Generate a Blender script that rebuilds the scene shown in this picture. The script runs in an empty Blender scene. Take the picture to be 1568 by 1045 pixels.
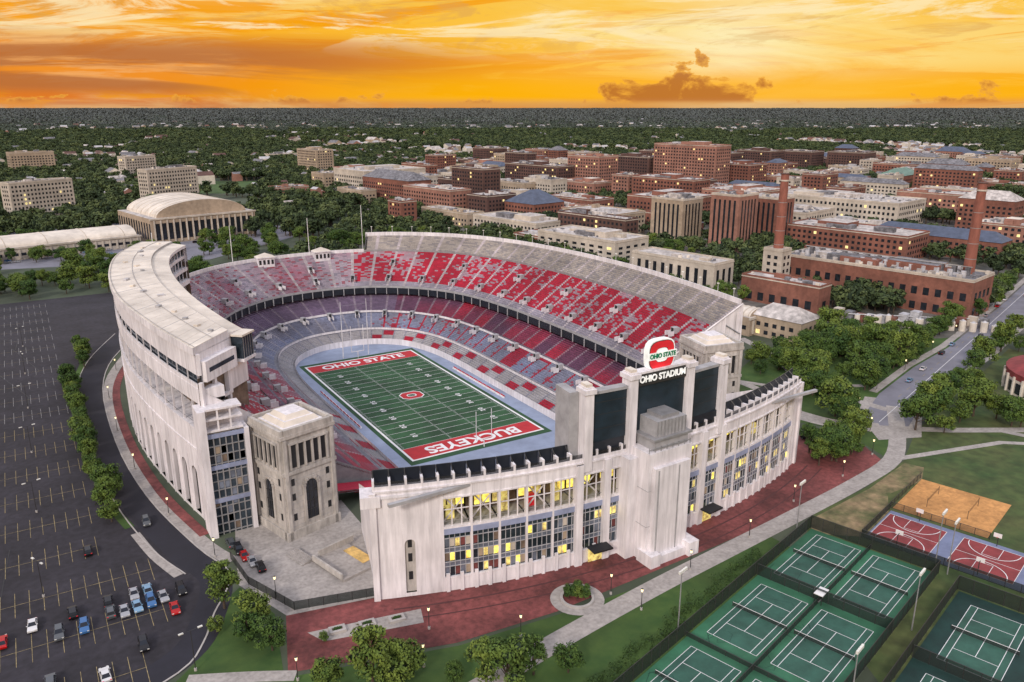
import bpy, math, random
from mathutils import Vector, noise
R=random.Random(7)
rad=math.radians
# ---------------------------------------------------------------- camera / frames
CX,CY,CZ=-119.6,-270.3,104.5
HD=rad(31.5); sh,ch=math.sin(HD),math.cos(HD)
def site(e,n):            # metric ground survey frame -> world
    return (CX+n*sh+e*ch, CY+n*ch-e*sh)
sc=bpy.context.scene
cam=bpy.data.objects.new("camera",bpy.data.cameras.new("camera")); sc.collection.objects.link(cam)
cam.location=(CX,CY,CZ); cam.rotation_euler=(rad(90-16.42),0,-HD)
cam.data.sensor_width=36; cam.data.lens=28.0; cam.data.clip_start=1; cam.data.clip_end=90000
sc.camera=cam
# ---------------------------------------------------------------- materials
MATS={}
def mk(name,col,rough=.8,ns=.15,na=.25,metal=0,col2=None,emis=0,detail=4,stretch=(1,1,1),attr=None,alpha=None,rnd=0,ns2=None,k2=.35,bump=0):
    m=bpy.data.materials.new(name); m.use_nodes=True; nt=m.node_tree; N=nt.nodes; Lk=nt.links
    b=N['Principled BSDF']; b.inputs['Roughness'].default_value=rough; b.inputs['Metallic'].default_value=metal
    tc=N.new('ShaderNodeTexCoord'); mp=N.new('ShaderNodeMapping'); mp.inputs['Scale'].default_value=stretch
    Lk.new(tc.outputs['Object'],mp.inputs['Vector'])
    nz=N.new('ShaderNodeTexNoise'); nz.inputs['Scale'].default_value=ns; nz.inputs['Detail'].default_value=detail
    nz.inputs['Roughness'].default_value=.65
    Lk.new(mp.outputs[0],nz.inputs['Vector'])
    rp=N.new('ShaderNodeValToRGB'); rp.color_ramp.elements[0].position=.32; rp.color_ramp.elements[1].position=.68
    c2=col2 or tuple(min(1,c*(1+na)) for c in col); c1=col if col2 else tuple(c*(1-na) for c in col)
    rp.color_ramp.elements[0].color=(*c1,1); rp.color_ramp.elements[1].color=(*c2,1)
    Lk.new(nz.outputs['Fac'],rp.inputs[0]); out=rp.outputs[0]
    if ns2:
        n2=N.new('ShaderNodeTexNoise'); n2.inputs['Scale'].default_value=ns2; n2.inputs['Detail'].default_value=4
        Lk.new(tc.outputs['Object'],n2.inputs['Vector'])
        mr=N.new('ShaderNodeMapRange'); mr.inputs[1].default_value=.3; mr.inputs[2].default_value=.7; mr.inputs[3].default_value=1-k2; mr.inputs[4].default_value=1+k2
        Lk.new(n2.outputs['Fac'],mr.inputs[0])
        mx=N.new('ShaderNodeMix'); mx.data_type='RGBA'; mx.blend_type='MULTIPLY'; mx.inputs[0].default_value=1
        Lk.new(out,mx.inputs[6]); Lk.new(mr.outputs[0],mx.inputs[7]); out=mx.outputs[2]
    if attr:
        at=N.new('ShaderNodeAttribute'); at.attribute_name=attr
        mx=N.new('ShaderNodeMix'); mx.data_type='RGBA'; mx.blend_type='MULTIPLY'; mx.inputs[0].default_value=1
        Lk.new(at.outputs['Color'],mx.inputs[6]); Lk.new(out,mx.inputs[7]); out=mx.outputs[2]
    if rnd:
        oi=N.new('ShaderNodeObjectInfo'); hs=N.new('ShaderNodeHueSaturation')
        mr=N.new('ShaderNodeMapRange'); mr.inputs[3].default_value=1-rnd; mr.inputs[4].default_value=1+rnd
        Lk.new(oi.outputs['Random'],mr.inputs[0]); Lk.new(mr.outputs[0],hs.inputs['Value'])
        mr2=N.new('ShaderNodeMapRange'); mr2.inputs[3].default_value=.52; mr2.inputs[4].default_value=.47
        Lk.new(oi.outputs['Random'],mr2.inputs[0]); Lk.new(mr2.outputs[0],hs.inputs['Hue'])
        Lk.new(out,hs.inputs['Color']); out=hs.outputs[0]
    Lk.new(out,b.inputs['Base Color'])
    if emis:
        Lk.new(out,b.inputs['Emission Color']); b.inputs['Emission Strength'].default_value=emis
    if alpha is not None: b.inputs['Alpha'].default_value=alpha
    if bump:
        bp=N.new('ShaderNodeBump'); bp.inputs['Strength'].default_value=bump; Lk.new(nz.outputs['Fac'],bp.inputs['Height']); Lk.new(bp.outputs[0],b.inputs['Normal'])
    MATS[name]=m; return m
mk('white_concrete',(.68,.655,.675),.75,.9,.20,stretch=(1,1,.10),ns2=.12,k2=.13,detail=8)
mk('roof_white',(.63,.575,.50),.6,.18,.17,ns2=.06,k2=.18,detail=8)
mk('limestone',(.42,.395,.365),.85,1.0,.24,stretch=(1,1,.3),ns2=.2,k2=.2,detail=8)
mk('grey_concrete',(.33,.33,.34),.85,.3,.2)
mk('dark',(.012,.013,.016),.6,.5,.3)
mk('black_panel',(.012,.016,.024),.35,.3,.3)
mk('screen_back',(.012,.024,.036),.4,.2,.4)
mk('glass',(.05,.07,.09),.12,.2,.5,metal=.6)
mk('glass_lt',(.20,.23,.29),.25,.2,.4,metal=.4)
mk('blue_band',(.27,.31,.45),.5,.3,.2)
mk('gold',(1.0,.56,.10),.5,.9,.6,emis=1.4)
mk('gold_soft',(.9,.52,.17),.5,.8,.7,emis=.5)
mk('warm_light_patch',(.55,.36,.12),.7,.6,.4,emis=.12)  # warm light on the plaza floor, put into tint and faint emission
mk('interior',(.15,.11,.08),.8,.4,.5)
mk('steel',(.35,.35,.36),.4,.5,.2,metal=.4)
mk('seat',(.85,.85,.85),.75,1.8,.24,attr='Col',ns2=.05,k2=.25,detail=7)
mk('turf',(.017,.066,.023),.85,.25,.2,ns2=.06)
mk('turf2',(.022,.080,.029),.85,.25,.2,ns2=.06)
mk('endzone_red',(.44,.018,.025),.8,.3,.15)
mk('line_white',(.74,.74,.74),.7,.6,.1)
mk('track',(.24,.29,.40),.7,.18,.14,ns2=.05,k2=.15)
mk('asphalt',(.023,.021,.028),.9,.07,.4,ns2=.6,k2=.3,detail=8)
mk('asphalt_new',(.015,.015,.024),.85,.08,.3)
mk('road_grey',(.18,.18,.215),.9,.08,.2,detail=7)
mk('brick_pave',(.155,.042,.040),.85,.7,.4,ns2=.09,k2=.5,detail=8)
mk('brick_band',(.08,.026,.027),.85,.6,.3)
mk('concrete_walk',(.34,.315,.295),.9,.25,.2,ns2=1.1,k2=.18,detail=8)
mk('kerb',(.40,.38,.36),.9,.3,.15)
mk('grass',(.024,.064,.012),.95,.14,.3,col2=(.058,.105,.020),ns2=.04,detail=8)
mk('grass_worn',(.030,.068,.016),.95,.04,.3,col2=(.090,.100,.032),ns2=.25,detail=8)
mk('grass_bare',(.05,.08,.022),.95,.14,.3,col2=(.30,.21,.12),ns2=.4,detail=8)
mk('sand',(.50,.25,.085),.95,.6,.25,ns2=.12,k2=.2)
mk('court_green',(.030,.135,.070),.8,.14,.25,ns2=.05,k2=.3,detail=8)
mk('court_inner',(.026,.090,.064),.8,.2,.3,ns2=.06,k2=.2,detail=7)
mk('court_dark',(.006,.036,.030),.8,.1,.4)
mk('court_red',(.22,.035,.038),.8,.25,.3,detail=7)
mk('court_blue',(.16,.19,.30),.8,.2,.2)
mk('paint_yellow',(.30,.24,.12),.8,.8,.6)
mk('paint_faded',(.30,.30,.30),.8,.8,.6)
mk('brick',(.20,.082,.058),.85,.3,.25,ns2=.06,k2=.25)
mk('brick_dark',(.095,.050,.042),.85,.3,.25,ns2=.06,k2=.25)
mk('brick_pink',(.28,.14,.105),.85,.3,.2,ns2=.06,k2=.25)
mk('tan',(.36,.285,.21),.85,.3,.2,ns2=.06,k2=.2)
mk('cream',(.48,.43,.365),.8,.3,.15,ns2=.06,k2=.2)
mk('roof_lt',(.44,.41,.39),.8,.14,.4,ns2=.4,k2=.3,detail=7)
mk('roof_gr',(.15,.15,.165),.8,.1,.35,ns2=.4)
mk('roof_bl',(.065,.085,.135),.6,.2,.3)
mk('roof_green',(.13,.22,.18),.7,.2,.3)
mk('hvac',(.42,.42,.44),.6,.4,.3)
mk('window',(.03,.035,.045),.15,.5,.4,metal=.4)
mk('window_lit',(1,.7,.3),.4,.5,.3,emis=.7)
mk('chimney',(.24,.088,.062),.85,.4,.25,stretch=(1,1,.3))
mk('bark',(.07,.05,.035),.9,2,.3)
mk('leaf',(.024,.070,.009),.85,.35,.4,col2=(.105,.17,.024),rnd=.35)
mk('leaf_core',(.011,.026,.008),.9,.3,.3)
mk('leaf_mid',(.028,.058,.018),.9,.3,.4,col2=(.088,.118,.038),rnd=.5)
mk('leaf_far',(.040,.060,.045),.95,.3,.4,col2=(.076,.096,.070),rnd=.4)  # aerial haze mixed into the leaf colour, greyer and bluer with distance
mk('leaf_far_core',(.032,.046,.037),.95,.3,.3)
mk('leaf_haze',(.072,.086,.084),.95,.3,.4,col2=(.090,.104,.098),rnd=.15)  # horizon foliage: stronger haze tint painted into the base colour
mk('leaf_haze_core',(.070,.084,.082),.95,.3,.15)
mk('hedge',(.012,.038,.008),.9,1,.4,col2=(.045,.09,.013))
mk('tyre',(.012,.012,.012),.9)
mk('car_glass',(.015,.02,.03),.08,metal=.3)
mk('lamp_head',(.7,.7,.65),.4)
mk('lamp_glow',(1,.75,.4),.4,emis=2.0)
mk('fence_mesh',(.008,.016,.013),.8,1,.2,alpha=.82)
mk('rail_mesh',(.02,.02,.02),.8,1,.2,alpha=.45)
mk('pole_dark',(.03,.03,.03),.5)
mk('pole_white',(.7,.7,.7),.5)
mk('logo_red',(.65,.02,.03),.5,emis=.3)
mk('logo_green',(.01,.22,.10),.5)
mk('sign_white',(.85,.9,.85),.5,emis=.35)
mk('pave_campus',(.06,.065,.055),.9,.03,.5,col2=(.18,.165,.15),ns2=.15)
carcols={'red':(.45,.01,.01),'white':(.7,.7,.7),'silver':(.35,.36,.38),'blue':(.05,.15,.35),'black':(.012,.012,.015),'grey':(.1,.11,.12),'lightblue':(.2,.35,.5)}
for k,c in carcols.items(): mk('car_paint_'+k,c,.25,.5,.05,metal=.3)
mk('ground_mat',(.030,.052,.027),.95,.004,.3,col2=(.075,.088,.058),detail=8,ns2=.03)
# ---------------------------------------------------------------- mesh builder
class MB:
    def __init__(s): s.v=[];s.f=[];s.m=[];s.mats=[];s.c=None
    def mi(s,n):
        if n not in s.mats: s.mats.append(n)
        return s.mats.index(n)
    def face(s,pts,mat,col=None):
        i=len(s.v); s.v+= [tuple(p) for p in pts]; s.f.append(tuple(range(i,i+len(pts)))); s.m.append(s.mi(mat))
        if col is not None:
            if s.c is None: s.c=[]
            s.c+= [(*col,1)]*len(pts)
    def box(s,cx,cy,z0,sx,sy,sz,rot,mat,top=None):
        c,n=math.cos(rot),math.sin(rot); i=len(s.v)
        for z in (z0,z0+sz):
            for a,b in ((-1,-1),(1,-1),(1,1),(-1,1)):
                x,y=a*sx/2,b*sy/2; s.v.append((cx+x*c-y*n,cy+x*n+y*c,z))
        k=s.mi(mat); t=s.mi(top) if top else k
        s.f+=[(i,i+1,i+5,i+4),(i+1,i+2,i+6,i+5),(i+2,i+3,i+7,i+6),(i+3,i,i+4,i+7),(i+4,i+5,i+6,i+7),(i+3,i+2,i+1,i)]
        s.m+=[k,k,k,k,t,k]
    def prism(s,poly,z0,z1,mat,top=None):
        n=len(poly); i=len(s.v)
        s.v+=[(p[0],p[1],z0) for p in poly]+[(p[0],p[1],z1) for p in poly]
        k=s.mi(mat); t=s.mi(top) if top else k
        for j in range(n): s.f.append((i+j,i+(j+1)%n,i+n+(j+1)%n,i+n+j)); s.m.append(k)
        s.f.append(tuple(range(i+n,i+2*n))); s.m.append(t)
    def beam(s,a,b,w,mat,n=4,w2=None):
        a=Vector(a);b=Vector(b);d=(b-a).normalized(); u=d.orthogonal().normalized(); v=d.cross(u); w2=w if w2 is None else w2
        i=len(s.v);k=s.mi(mat)
        for p,r in ((a,w),(b,w2)):
            for j in range(n):
                t=2*math.pi*(j+.5)/n; s.v.append(tuple(p+(u*math.cos(t)+v*math.sin(t))*r))
        for j in range(n): s.f.append((i+j,i+(j+1)%n,i+n+(j+1)%n,i+n+j)); s.m.append(k)
        s.f.append(tuple(range(i+n,i+2*n))); s.m.append(k)
    def mesh(s,name):
        me=bpy.data.meshes.new(name); me.from_pydata(s.v,[],s.f)
        for m in s.mats: me.materials.append(MATS[m])
        me.polygons.foreach_set('material_index',s.m)
        if s.c:
            a=me.color_attributes.new(name='Col',type='FLOAT_COLOR',domain='CORNER')
            a.data.foreach_set('color',[x for c in s.c for x in c])
        me.update(); return me
    def obj(s,name,parent=None,loc=(0,0,0),rot=0):
        return link(name,s.mesh(name),parent,loc,rot)
def link(name,me,parent=None,loc=(0,0,0),rot=0,scale=1):
    o=bpy.data.objects.new(name,me); sc.collection.objects.link(o); o.location=loc; o.rotation_euler=(0,0,rot)
    o.scale=(scale,)*3
    if parent: o.parent=parent
    return o
def empty(name,loc=(0,0,0)):
    o=bpy.data.objects.new(name,None); sc.collection.objects.link(o); o.location=loc; return o
def sheet(name,poly,z,mat,parent=None):
    b=MB(); b.face([(p[0],p[1],z) for p in poly],mat); return b.obj(name,parent)
def strip(b,pts,w,z,mat,h=None):
    n=len(pts); L=[];Rr=[]
    for i in range(n):
        a=Vector(pts[max(0,i-1)]);c=Vector(pts[min(n-1,i+1)]); d=(c-a).normalized(); nrm=Vector((-d.y,d.x)); p=Vector(pts[i])
        L.append(p+nrm*w/2);Rr.append(p-nrm*w/2)
    for i in range(n-1):
        q=[L[i],L[i+1],Rr[i+1],Rr[i]]
        if h: b.prism([(p.x,p.y) for p in q],z,z+h,mat)
        else: b.face([(p.x,p.y,z) for p in q],mat)
def text(body,size,loc,rot,mat,parent,name,ext=0,sx=1,off=.02):
    cu=bpy.data.curves.new(name,'FONT'); cu.body=body; cu.size=size; cu.align_x='CENTER'; cu.align_y='CENTER'; cu.extrude=ext; cu.offset=off*size
    cu.materials.append(MATS[mat]); o=bpy.data.objects.new(name,cu); sc.collection.objects.link(o)
    o.location=loc;o.rotation_euler=rot;o.scale=(sx,1,1); o.parent=parent; return o
def crom(P,t):
    n=len(P); i=min(int(t),n-2); u=t-i
    p0=P[max(i-1,0)];p1=P[i];p2=P[i+1];p3=P[min(i+2,n-1)]
    return tuple(.5*((2*p1[k])+(-p0[k]+p2[k])*u+(2*p0[k]-5*p1[k]+4*p2[k]-p3[k])*u*u+(-p0[k]+3*p1[k]-3*p2[k]+p3[k])*u**3) for k in (0,1))
def smooth(P,n=8): return [crom(P,(len(P)-1)*i/(n*(len(P)-1))) for i in range(n*(len(P)-1)+1)]
def lerp(a,b,f): return tuple(a[k]+(b[k]-a[k])*f for k in range(len(a)))
# ---------------------------------------------------------------- ground
g=MB(); NA=96
def inner(th):
    c,s=math.cos(th),math.sin(th); return (abs(c/42)**4+abs(s/88)**4)**-.25
radii=[None,150,260,450,800,1500,3000,6000,12000,25000,45000]
for r in radii:
    for j in range(NA):
        th=2*math.pi*j/NA; rr=inner(th) if r is None else r
        g.v.append((rr*math.cos(th),rr*math.sin(th),0))
k=g.mi('ground_mat')
for i in range(len(radii)-1):
    for j in range(NA):
        g.f.append((i*NA+j,i*NA+(j+1)%NA,(i+1)*NA+(j+1)%NA,(i+1)*NA+j)); g.m.append(k)
g.obj('ground')
# ---------------------------------------------------------------- stadium curves
I=[(33,-74),(33,-45),(33,-10),(33,25),(31,48),(25,64),(13,74),(0,76)]
M=[(60,-72),(63,-45),(64,-8),(63,32),(58,64),(46,87),(25,104),(0,109)]
OE=[(92,-80),(98,-45),(101,-5),(99,38),(91,78),(73,111),(43,134),(0,142)]
OW=[(-89,-75),(-94,-46),(-98,-5),(-96,38),(-88,78),(-70,111),(-42,134)]
Ic=I+[(-x,y) for x,y in reversed(I[:-1])]
Mc=M+[(-x,y) for x,y in reversed(M[:-1])]
Oc=OE+list(reversed(OW))
TT=14.0
def CI(t):return crom(Ic,t)
def CM(t):return crom(Mc,t)
def CO(t):return crom(Oc,t)
def ftr(t): return 1.0 if (t<6.15 or t>9.0) else .67
def wallp(t): return lerp(CM(t),CO(t),ftr(t))
stad=empty('football_stadium')
dense=[(i/1400*TT) for i in range(1401)]; acc=[0]
for i in range(1,1401):
    a=CM(dense[i-1]);b=CM(dense[i]); acc.append(acc[-1]+math.dist(a,b))
def t_at(s,acc=acc):
    lo,hi=0,1400
    while hi-lo>1:
        m=(lo+hi)//2
        if acc[m]<s: lo=m
        else: hi=m
    u=(s-acc[lo])/max(1e-9,acc[hi]-acc[lo]); return dense[lo]+(dense[hi]-dense[lo])*u
BLK=8.6
stations=[];s=0;Ltot=acc[-1];blk=0
while s<Ltot-10:
    stations.append((s,1.1,blk,True)); s+=1.1
    for q in range(5): stations.append((s,1.5,blk,False)); s+=1.5
    blk+=1
stations.append((s,Ltot-s,blk,False))
RED=(.48,.016,.05);PALE=(.46,.41,.48);GREY=(.26,.26,.33);PUR=(.15,.06,.12);TOPC=(.40,.37,.31);LIGHT=(.52,.50,.51);BLU=(.28,.32,.48);ROSE=(.40,.15,.22)
def mixc(a,b,f):
    f=max(0,min(1,f)); return tuple(a[k]*(1-f)+b[k]*f for k in range(3))
def scol(deck,t,f,blk,aisle):
    nz=noise.noise((t*1.3,f*3,deck*7.3)); nb=noise.noise((blk*3.7,deck*5.1,f*2.2)); n3=noise.noise((t*5,f*9,3.3)); r=R.random()
    if deck==1:
        if f>.66 and (t<6.3 or t>9):
            c=mixc(TOPC,PALE,.25)
            if r<.3: c=mixc(c,GREY,.35)
        elif t<6.3:
            c=RED
            p=.10+.8*max(0,nz+n3*.5)+(.5 if t<.35 else 0)+(.30 if t>5.9 else 0)
            if r<p: c=mixc(PALE,RED,.2)
            if nb>.5: c=mixc(c,PALE,.7)
            if f<.08: c=mixc(PALE,GREY,.4)
        elif t<9.5:
            c=mixc(PALE,ROSE,.35+nz*.9+nb*.3)
            if r<.18: c=mixc(c,RED,.6)
            elif r<.34: c=mixc(c,GREY,.5)
        else:
            c=mixc(ROSE,RED,(t-10.5)*.35+nb)
            if r<.22: c=PALE
        if aisle: c=(.56,.51,.54)
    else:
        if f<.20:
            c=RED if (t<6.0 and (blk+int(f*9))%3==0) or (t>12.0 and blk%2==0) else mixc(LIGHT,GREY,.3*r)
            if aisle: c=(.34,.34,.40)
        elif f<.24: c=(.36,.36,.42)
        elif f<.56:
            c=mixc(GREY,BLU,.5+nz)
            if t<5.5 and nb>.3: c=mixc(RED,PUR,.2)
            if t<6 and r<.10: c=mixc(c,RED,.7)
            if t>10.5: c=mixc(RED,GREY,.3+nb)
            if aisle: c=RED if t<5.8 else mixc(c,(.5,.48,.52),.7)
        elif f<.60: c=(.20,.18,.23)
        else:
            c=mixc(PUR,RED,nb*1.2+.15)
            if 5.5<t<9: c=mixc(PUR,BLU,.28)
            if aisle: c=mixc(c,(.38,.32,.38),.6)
    j=.84+.3*r
    return tuple(x*j for x in c)
def deckmesh(name,deck,A,B,z0,z1,rows,fmax):
    b=MB()
    for (s0,w,bk,ais) in stations:
        ta,tb=t_at(s0),t_at(min(Ltot,s0+w))
        A0,A1,B0,B1=A(ta),A(tb),B(ta),B(tb); fm=fmax((ta+tb)/2)
        for r in range(rows):
            f0=r/rows;f1=(r+1)/rows
            if f1>fm+1e-6: break
            zt=z0+(z1-z0)*f0; zn=z0+(z1-z0)*f1
            p00=lerp(A0,B0,f0);p10=lerp(A1,B1,f0);p01=lerp(A0,B0,f1);p11=lerp(A1,B1,f1)
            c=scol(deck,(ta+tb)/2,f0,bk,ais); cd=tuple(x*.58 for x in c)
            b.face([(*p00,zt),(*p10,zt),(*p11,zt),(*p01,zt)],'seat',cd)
            b.face([(*p01,zt),(*p11,zt),(*p11,zn),(*p01,zn)],'seat',c)
    return b.obj(name,stad)
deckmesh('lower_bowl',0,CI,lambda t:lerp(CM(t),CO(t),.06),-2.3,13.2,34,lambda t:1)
UA=lambda t:lerp(CI(t),CM(t),.96)
deckmesh('upper_deck',1,UA,CO,17,38,38,ftr)
b=MB()
N=200
for i in range(N):
    t0,t1=TT*i/N,TT*(i+1)/N
    a,c=CI(t0),CI(t1); b.face([(*a,-4),(*c,-4),(*c,-1.2),(*a,-1.2)],'white_concrete')
    a,c=UA(t0),UA(t1); b.face([(*a,13.6),(*c,13.6),(*c,16.6),(*a,16.6)],'black_panel'); b.face([(*a,16.6),(*c,16.6),(*c,17.7),(*a,17.7)],'grey_concrete')
    if i%3==0: b.box(a[0]*.994,a[1]*.994,13.4,.35,.35,3.2,math.atan2(c[1]-a[1],c[0]-a[0]),'grey_concrete')
    a2,c2=lerp(CM(t0),CO(t0),.08),lerp(CM(t1),CO(t1),.08)
    b.face([(*a,13.6),(*c,13.6),(*c2,16.5),(*a2,16.5)],'dark')
    b.face([(*a2,12),(*c2,12),(*c2,18),(*a2,18)],'dark')
    for A_,B_,f,z0,z1 in ((CI,CM,.22,-2.3,13.2),(CI,CM,.585,-2.3,13.2),(UA,CO,.655,17,38)):
        if A_ is UA and ftr((t0+t1)/2)<1: continue
        p,q=lerp(A_(t0),B_(t0),f),lerp(A_(t1),B_(t1),f); z=z0+(z1-z0)*f
        b.face([(*p,z+.2),(*q,z+.2),(*q,z+1.2),(*p,z+1.2)],'white_concrete' if A_ is CI else 'steel')
    f=ftr((t0+t1)/2); z=17+21*f
    a,c=lerp(CM(t0),CO(t0),f),lerp(CM(t1),CO(t1),f); ai,cI_=lerp(CM(t0),CO(t0),f-.012),lerp(CM(t1),CO(t1),f-.012)
    b.face([(*ai,z-1),(*cI_,z-1),(*cI_,z+1.3),(*ai,z+1.3)],'white_concrete'); b.face([(*ai,z+1.3),(*cI_,z+1.3),(*c,z+1.3),(*a,z+1.3)],'white_concrete')
    b.face([(*a,z-4),(*c,z-4),(*c,z+1.3),(*a,z+1.3)],'white_concrete')
for tt in (6.15,9.0):
    p=lerp(CM(tt),CO(tt),.67);q=CO(tt)
    b.face([(*p,20),(*q,20),(*q,39.3),(*p,32)],'grey_concrete')
for t in (0.0,TT):
    i_,m_,o_=CI(t),CM(t),CO(t)
    b.face([(*i_,-4),(*m_,-4),(*m_,13),(*i_,-2.3)],'grey_concrete')
    b.face([(*m_,-4),(*o_,-4),(*o_,38),(*m_,17)],'white_concrete')
i_,m_,o_=CI(0),CM(0),CO(0)
for f in (.2,.4,.6,.8,1): 
    p=lerp(m_,o_,f); b.beam((p[0],p[1]-.5,0),(p[0],p[1]-.5,16.5+21*f),.35,'white_concrete')
for f0 in (.2,.4,.6,.8):
    p=lerp(m_,o_,f0);q=lerp(m_,o_,f0+.2); b.beam((p[0],p[1]-.5,14+21*f0),(q[0],q[1]-.5,10+21*f0),.25,'steel'); b.beam((p[0],p[1]-.5,17+21*f0),(q[0],q[1]-.5,21.2+21*f0),.3,'white_concrete')
b.obj('bowl_walls',stad)
b=MB()
def portal(t,f,A,B,z0,z1,w=2.2):
    p=lerp(A(t),B(t),f);q=lerp(A(t),B(t),f+.01); d=Vector((q[0]-p[0],q[1]-p[1])).normalized(); ang=math.atan2(d.y,d.x)+math.pi/2
    z=z0+(z1-z0)*f
    b.box(p[0],p[1],z-.2,w,2.4,2.2,ang,'grey_concrete'); b.box(p[0]-d.x*1.23,p[1]-d.y*1.23,z+.1,w*.62,.1,1.7,ang,'dark')
    for s_ in (-1,1): b.box(p[0]-d.x*2.4-d.y*s_*w*.5,p[1]-d.y*2.4+d.x*s_*w*.5,z-.9,.2,2.4,1.7,ang,'white_concrete')
for bk in range(1,blk,2):
    t=t_at(bk*BLK+.5)
    portal(t,.16,UA,CO,17,38)
    if bk%4==1: portal(t,.44 if ftr(t)==1 else .38,UA,CO,17,38)
for bk in range(1,blk,2): portal(t_at(bk*BLK+.5),.56,CI,CM,-2.3,13.2,1.8)
b.obj('portals',stad)
# ---------------- outer facade
b=MB()
accw=[0]
for i in range(1,1401):
    a=wallp(dense[i-1]);c=wallp(dense[i]); dd=math.dist(a,c); accw.append(accw[-1]+(dd if dd<5 else 0))
def arch_bay(b,p0,p1,nx,ny,z0,z1,fr,spring,depth,mat,back='dark'):
    W=math.dist(p0,p1); ux,uy=(p1[0]-p0[0])/W,(p1[1]-p0[1])/W
    def P(x,z,o=0): return (p0[0]+ux*x+nx*o,p0[1]+uy*x+ny*o,z)
    aw=W*fr; x0=(W-aw)/2; x1=x0+aw; r=aw/2; zs=z0+1.0
    b.face([P(0,z0),P(x0,z0),P(x0,z1),P(0,z1)],mat); b.face([P(x1,z0),P(W,z0),P(W,z1),P(x1,z1)],mat)
    b.face([P(x0,z0),P(x1,z0),P(x1,zs),P(x0,zs)],mat)
    K=8; prev=(x0,spring)
    b.face([P(x0,zs),P(x0,spring),P(x0,spring,-depth),P(x0,zs,-depth)],mat); b.face([P(x1,zs),P(x1,spring),P(x1,spring,-depth),P(x1,zs,-depth)],mat)
    for k in range(1,K+1):
        a=math.pi-math.pi*k/K; cur=(W/2+r*math.cos(a),spring+r*math.sin(a))
        b.face([P(*prev),P(*cur),P(cur[0],z1),P(prev[0],z1)],mat); b.face([P(*prev),P(*cur),P(*cur,-depth),P(*prev,-depth)],mat); prev=cur
    b.face([P(x0,zs,-depth),P(x1,zs,-depth),P(x1,spring+r,-depth),P(x0,spring+r,-depth)],back)
nb=int(accw[-1]/7.2)
for i in range(nb):
    t0=t_at(accw[-1]*i/nb,accw);t1=t_at(accw[-1]*(i+1)/nb,accw)
    if abs(ftr(t0)-ftr(t1))>.1: continue
    p0,p1=wallp(t0),wallp(t1); W=math.dist(p0,p1)
    if W<1: continue
    ux,uy=(p1[0]-p0[0])/W,(p1[1]-p0[1])/W; nx,ny=uy,-ux; ang=math.atan2(uy,ux)
    if nx*p0[0]+ny*p0[1]<0: nx,ny=-nx,-ny
    def wq(za,zb,off,mat):
        b.face([(p0[0]+nx*off,p0[1]+ny*off,za),(p1[0]+nx*off,p1[1]+ny*off,za),(p1[0]+nx*off,p1[1]+ny*off,zb),(p0[0]+nx*off,p0[1]+ny*off,zb)],mat)
    mx,my=(p0[0]+p1[0])/2,(p0[1]+p1[1])/2
    def bb(za,zb,o0,o1,mat): b.box(mx+nx*(o0+o1)/2,my+ny*(o0+o1)/2,za,W+.06,o1-o0,zb-za,ang,mat)
    arch_bay(b,p0,p1,nx,ny,0,20,.50,12.5,.9,'white_concrete')
    b.box(p0[0]+nx*.08,p0[1]+ny*.08,0,.5,.16,20,ang,'white_concrete')
    bb(20,20.5,-.6,.2,'white_concrete'); wq(20.5,26.0,0,'white_concrete')
    west=t1>9.35
    if west:
        bb(26.0,26.6,-6,.2,'white_concrete'); wq(26.6,35.4,-6,'interior' if R.random()<.45 else 'dark')
        b.box(p0[0]-nx*.5,p0[1]-ny*.5,26.6,.45,.45,8.8,ang,'white_concrete')
        b.box(mx-nx*.4,my-ny*.4,27.6,W,.08,.12,ang,'steel'); b.box(mx-nx*5.4,my-ny*5.4,31,W,.5,.5,ang,'grey_concrete')
        if R.random()<.5: b.box(mx-nx*5.6,my-ny*5.6,28.2,W*.5,.2,2.6,ang,'gold_soft' if R.random()<.7 else 'glass_lt')
        bb(35.4,38.2,-6,.1,'white_concrete'); wq(38.2,41.8,-.7,'glass')
        b.box(p0[0]-nx*.1,p0[1]-ny*.1,38.2,.25,.25,3.6,ang,'white_concrete'); bb(41.8,47.2,-.9,.0,'white_concrete')
    else:
        z=17+21*ftr(t0)
        bb(26.4,27,-2,.3,'white_concrete'); wq(27,z-3.6,-2,'interior'); b.box(p0[0]-nx*.4,p0[1]-ny*.4,27,.8,.8,max(.3,z-30.4),ang,'white_concrete')
b.obj('outer_facade',stad)
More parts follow.
